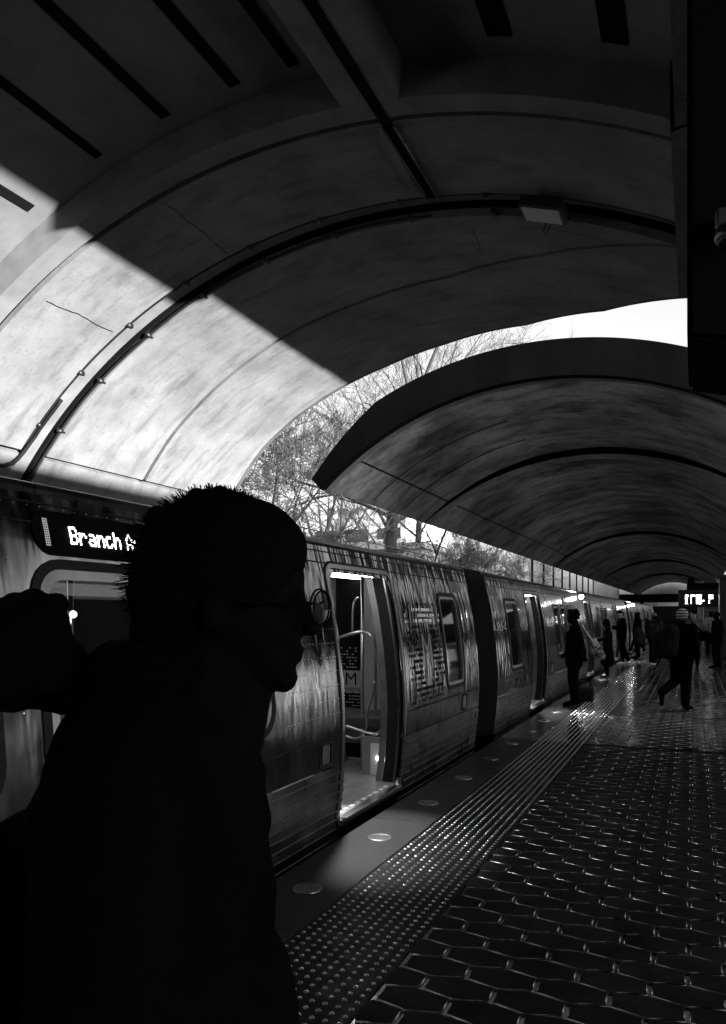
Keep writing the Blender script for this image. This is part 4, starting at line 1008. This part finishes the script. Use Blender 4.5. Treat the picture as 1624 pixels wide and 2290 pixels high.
# torso, arms and legs of the same continuous body
capsule(b, Q(360, 1760), Q(350, 2250), .12, .12); capsule(b, Q(350, 2250), Q(350, 2500), .12, .14); capsule(b, Q(400, 1660), Q(360, 1800), .09, .12)
for s in (-1, 1):
    capsule(b, Q(380, 1690), Q(340, 1750, .15*s), .06, .05); capsule(b, Q(340, 1750, .15*s), Q(340, 2250, .20*s), .05, .042); capsule(b, Q(340, 2250, .20*s), Q(480, 2700, .20*s), .042, .03)
    hand(b, Q(486, 2720, .20*s), (.3, 0, -.95), (0, s, 0), 1.05, .7)
    capsule(b, Vector((-.05, .09*s, .92)), Vector((.0, .10*s, .50)), .09, .06); capsule(b, Vector((.0, .10*s, .50)), Vector((-.06 + .05*s, .10*s, .10)), .058, .042); capsule(b, Vector((-.06 + .05*s, .10*s, .07)), Vector((.12 + .05*s, .12*s, .03)), .04, .032)
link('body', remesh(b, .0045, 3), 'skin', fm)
# hair: cap plus short tufts
b = BM()
for (u, v, ru, rv, ry, dy) in ((492, 1275, 184, 178, .086, 0), (440, 1340, 150, 140, .082, 0), (390, 1410, 95, 70, .07, 0), (545, 1240, 140, 128, .076, 0), (600, 1230, 88, 86, .060, 0)): EL(u, v, ru, rv, ry, dy)
rg = random.Random(5)
for k in range(90):
    a = rg.uniform(-.3, 2*math.pi-.3); p = Q(490 + 172*math.cos(a), 1290 - 178*math.sin(a), rg.uniform(-.04, .04))
    if p.x > Q(610, 0).x and p.z < Q(0, 1240).z: continue
    if p.z < Q(0, 1430).z: continue
    ball(b, p, rg.uniform(.007, .015))
hairme = remesh(b, .004, 1); hb = bmesh.new(); hb.from_mesh(hairme)
for k in range(1500):
    a = rg.uniform(-.2, math.pi*1.22); u = 488 + 180*math.cos(a); v = 1283 - 186*math.sin(a); dy = rg.uniform(-.045, .045)
    p = Q(u, v, dy); out = Vector((math.cos(a), dy*6, math.sin(a)))
    L_ = rg.uniform(.004, .017) * (1.3 if math.cos(a) < -.8 else .45 if math.cos(a) < -.3 else .25)
    if u > 640 and v > 1255: continue
    back = Vector((-.8, 0, -.25)) if math.cos(a) < .0 else Vector((-.1, 0, .3))
    q = p + (out*.6 + back*(.9 if math.cos(a) < -.3 else .2) + Vector((rg.gauss(0, .3), rg.gauss(0, .3), rg.gauss(0, .3)))).normalized()*L_
    tube(hb, [p - out*.008, p.lerp(q, .5) + Vector((rg.gauss(0, .001), 0, rg.gauss(0, .001))), q], .0008, 3, .0003, caps=False)
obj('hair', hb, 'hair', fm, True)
# coat with tall collar, seen from the side
b = BM()
capsule(b, Q(380, 1650, 0), Q(350, 1700, 0), .10, .12)
for s in (-1, 1):
    capsule(b, Q(350, 1700, .05*s), Q(345, 2300, .07*s), .115, .14); capsule(b, Q(390, 2300, .07*s), Vector((-.06, .07*s, .72)), .15, .16)
    capsule(b, Q(370, 1660, .06*s), Q(340, 1750, .15*s), .09, .078); capsule(b, Q(340, 1750, .15*s), Q(340, 2250, .20*s), .078, .075); capsule(b, Q(340, 2250, .20*s), Q(480, 2690, .20*s), .072, .055)
capsule(b, Q(320, 1530, .03), Q(472, 1622, .0), .062, .045); capsule(b, Q(320, 1530, -.03), Q(472, 1622, -.0), .062, .045); capsule(b, Q(400, 1500), Q(460, 1590), .07, .05)
capsule(b, Q(265, 1500, 0), Q(330, 1640, 0), .042, .10); capsule(b, Q(245, 1530, 0), Q(270, 1640), .045, .068)
capsule(b, Q(125, 2060, 0), Q(60, 2500, 0), .15, .19); capsule(b, Q(290, 1740, 0), Q(200, 2300, 0), .10, .2)
capsule(b, Q(330, 1800, 0), Q(330, 2560, 0), .12, .2); capsule(b, Q(430, 1800, -.03), Q(400, 2500, -.03), .085, .11); capsule(b, Q(430, 1800, .03), Q(400, 2500, .03), .085, .11)
capsule(b, Q(540, 1655), Q(520, 1740), .022, .045); capsule(b, Q(545, 1760), Q(550, 1840), .028, .034); capsule(b, Q(535, 1860), Q(555, 2000), .035, .038); capsule(b, Q(540, 2000), Q(520, 2290), .045, .05)
link('coat', remesh(b, .007, 4), 'coat_black', fm)
b = BM()
for s in (-1, 1):
    capsule(b, Vector((-.06, .07*s, .93)), Vector((.0, .10*s, .50)), .115, .085); capsule(b, Vector((.0, .10*s, .50)), Vector((-.06 + .05*s, .10*s, .12)), .083, .07)
link('trousers', remesh(b, .012, 3), 'cloth_black', fm)
for s in (-1, 1):
    b = BM(); capsule(b, Vector((-.08 + .05*s, .10*s, .05)), Vector((.14 + .05*s, .12*s, .045)), .045, .035); link('shoe', remesh(b, .008, 2), 'cloth_black', fm)
# glasses: worn, a thing of its own
gl = thing('glasses', 'thin framed round glasses worn by the man close to the camera', 'glasses', tuple(org), YAW)
b = BM(); 
def lens_pts(cy, ry_, rz_, n=24):   # lens faces image right, seen edge-on and slightly turned
    c = Q(715, 1358, cy); return [c + Vector((.010*math.cos(2*math.pi*k/n) + .002, ry_*math.cos(2*math.pi*k/n), rz_*math.sin(2*math.pi*k/n))) for k in range(n+1)]
for cy in (-.033, .033): tube(b, lens_pts(cy, .026, .0215), .0012, 6, caps=False)
tube(b, bend([Q(716, 1350, -.009), Q(722, 1346, 0), Q(716, 1350, .009)]), .0013, 6)
for s in (-1, 1): tube(b, bend([Q(706, 1350, .058*s), Q(600, 1352, .074*s), Q(515, 1356, .083*s), Q(495, 1380, .083*s)]), .0014, 6)
obj('frame', b, 'coat_black', gl, True)
for cy in (-.033, .033):
    b = BM(); b.faces.new([b.verts.new(p) for p in lens_pts(cy, .026, .0215)[:-1]]); obj('lens', b, 'glass_clear', gl)
# lumpy pack behind the man's shoulder
t = thing('shoulder_pack', 'lumpy black pack riding behind the silhouetted man, at the left edge', 'bag', tuple(org), YAW)
b = BM()
for (u, v, r_) in ((60, 1420, .052), (92, 1408, .036), (30, 1480, .065), (110, 1490, .048), (-40, 1450, .07), (40, 1530, .028), (120, 1545, .027), (150, 1480, .020), (112, 1352, .012), (75, 1345, .018), (165, 1530, .03), (-50, 1530, .03), (75, 1560, .016), (110, 1566, .016), (140, 1572, .016), (175, 1500, .012), (125, 1352, .016), (35, 1350, .016)):
    ball(b, Q(u, v, .0), r_, (1, 1.3, 1))
capsule(b, Q(150, 1520), Q(240, 1550), .035, .04)
link('sack', remesh(b, .005, 2), 'coat_black', t)
b = BM(); tube(b, bend([Q(170, 1560, -.05), Q(300, 1590, -.10), Q(420, 1680, -.17)]), .012, 8); obj('strap', b, 'coat_black', t, True)
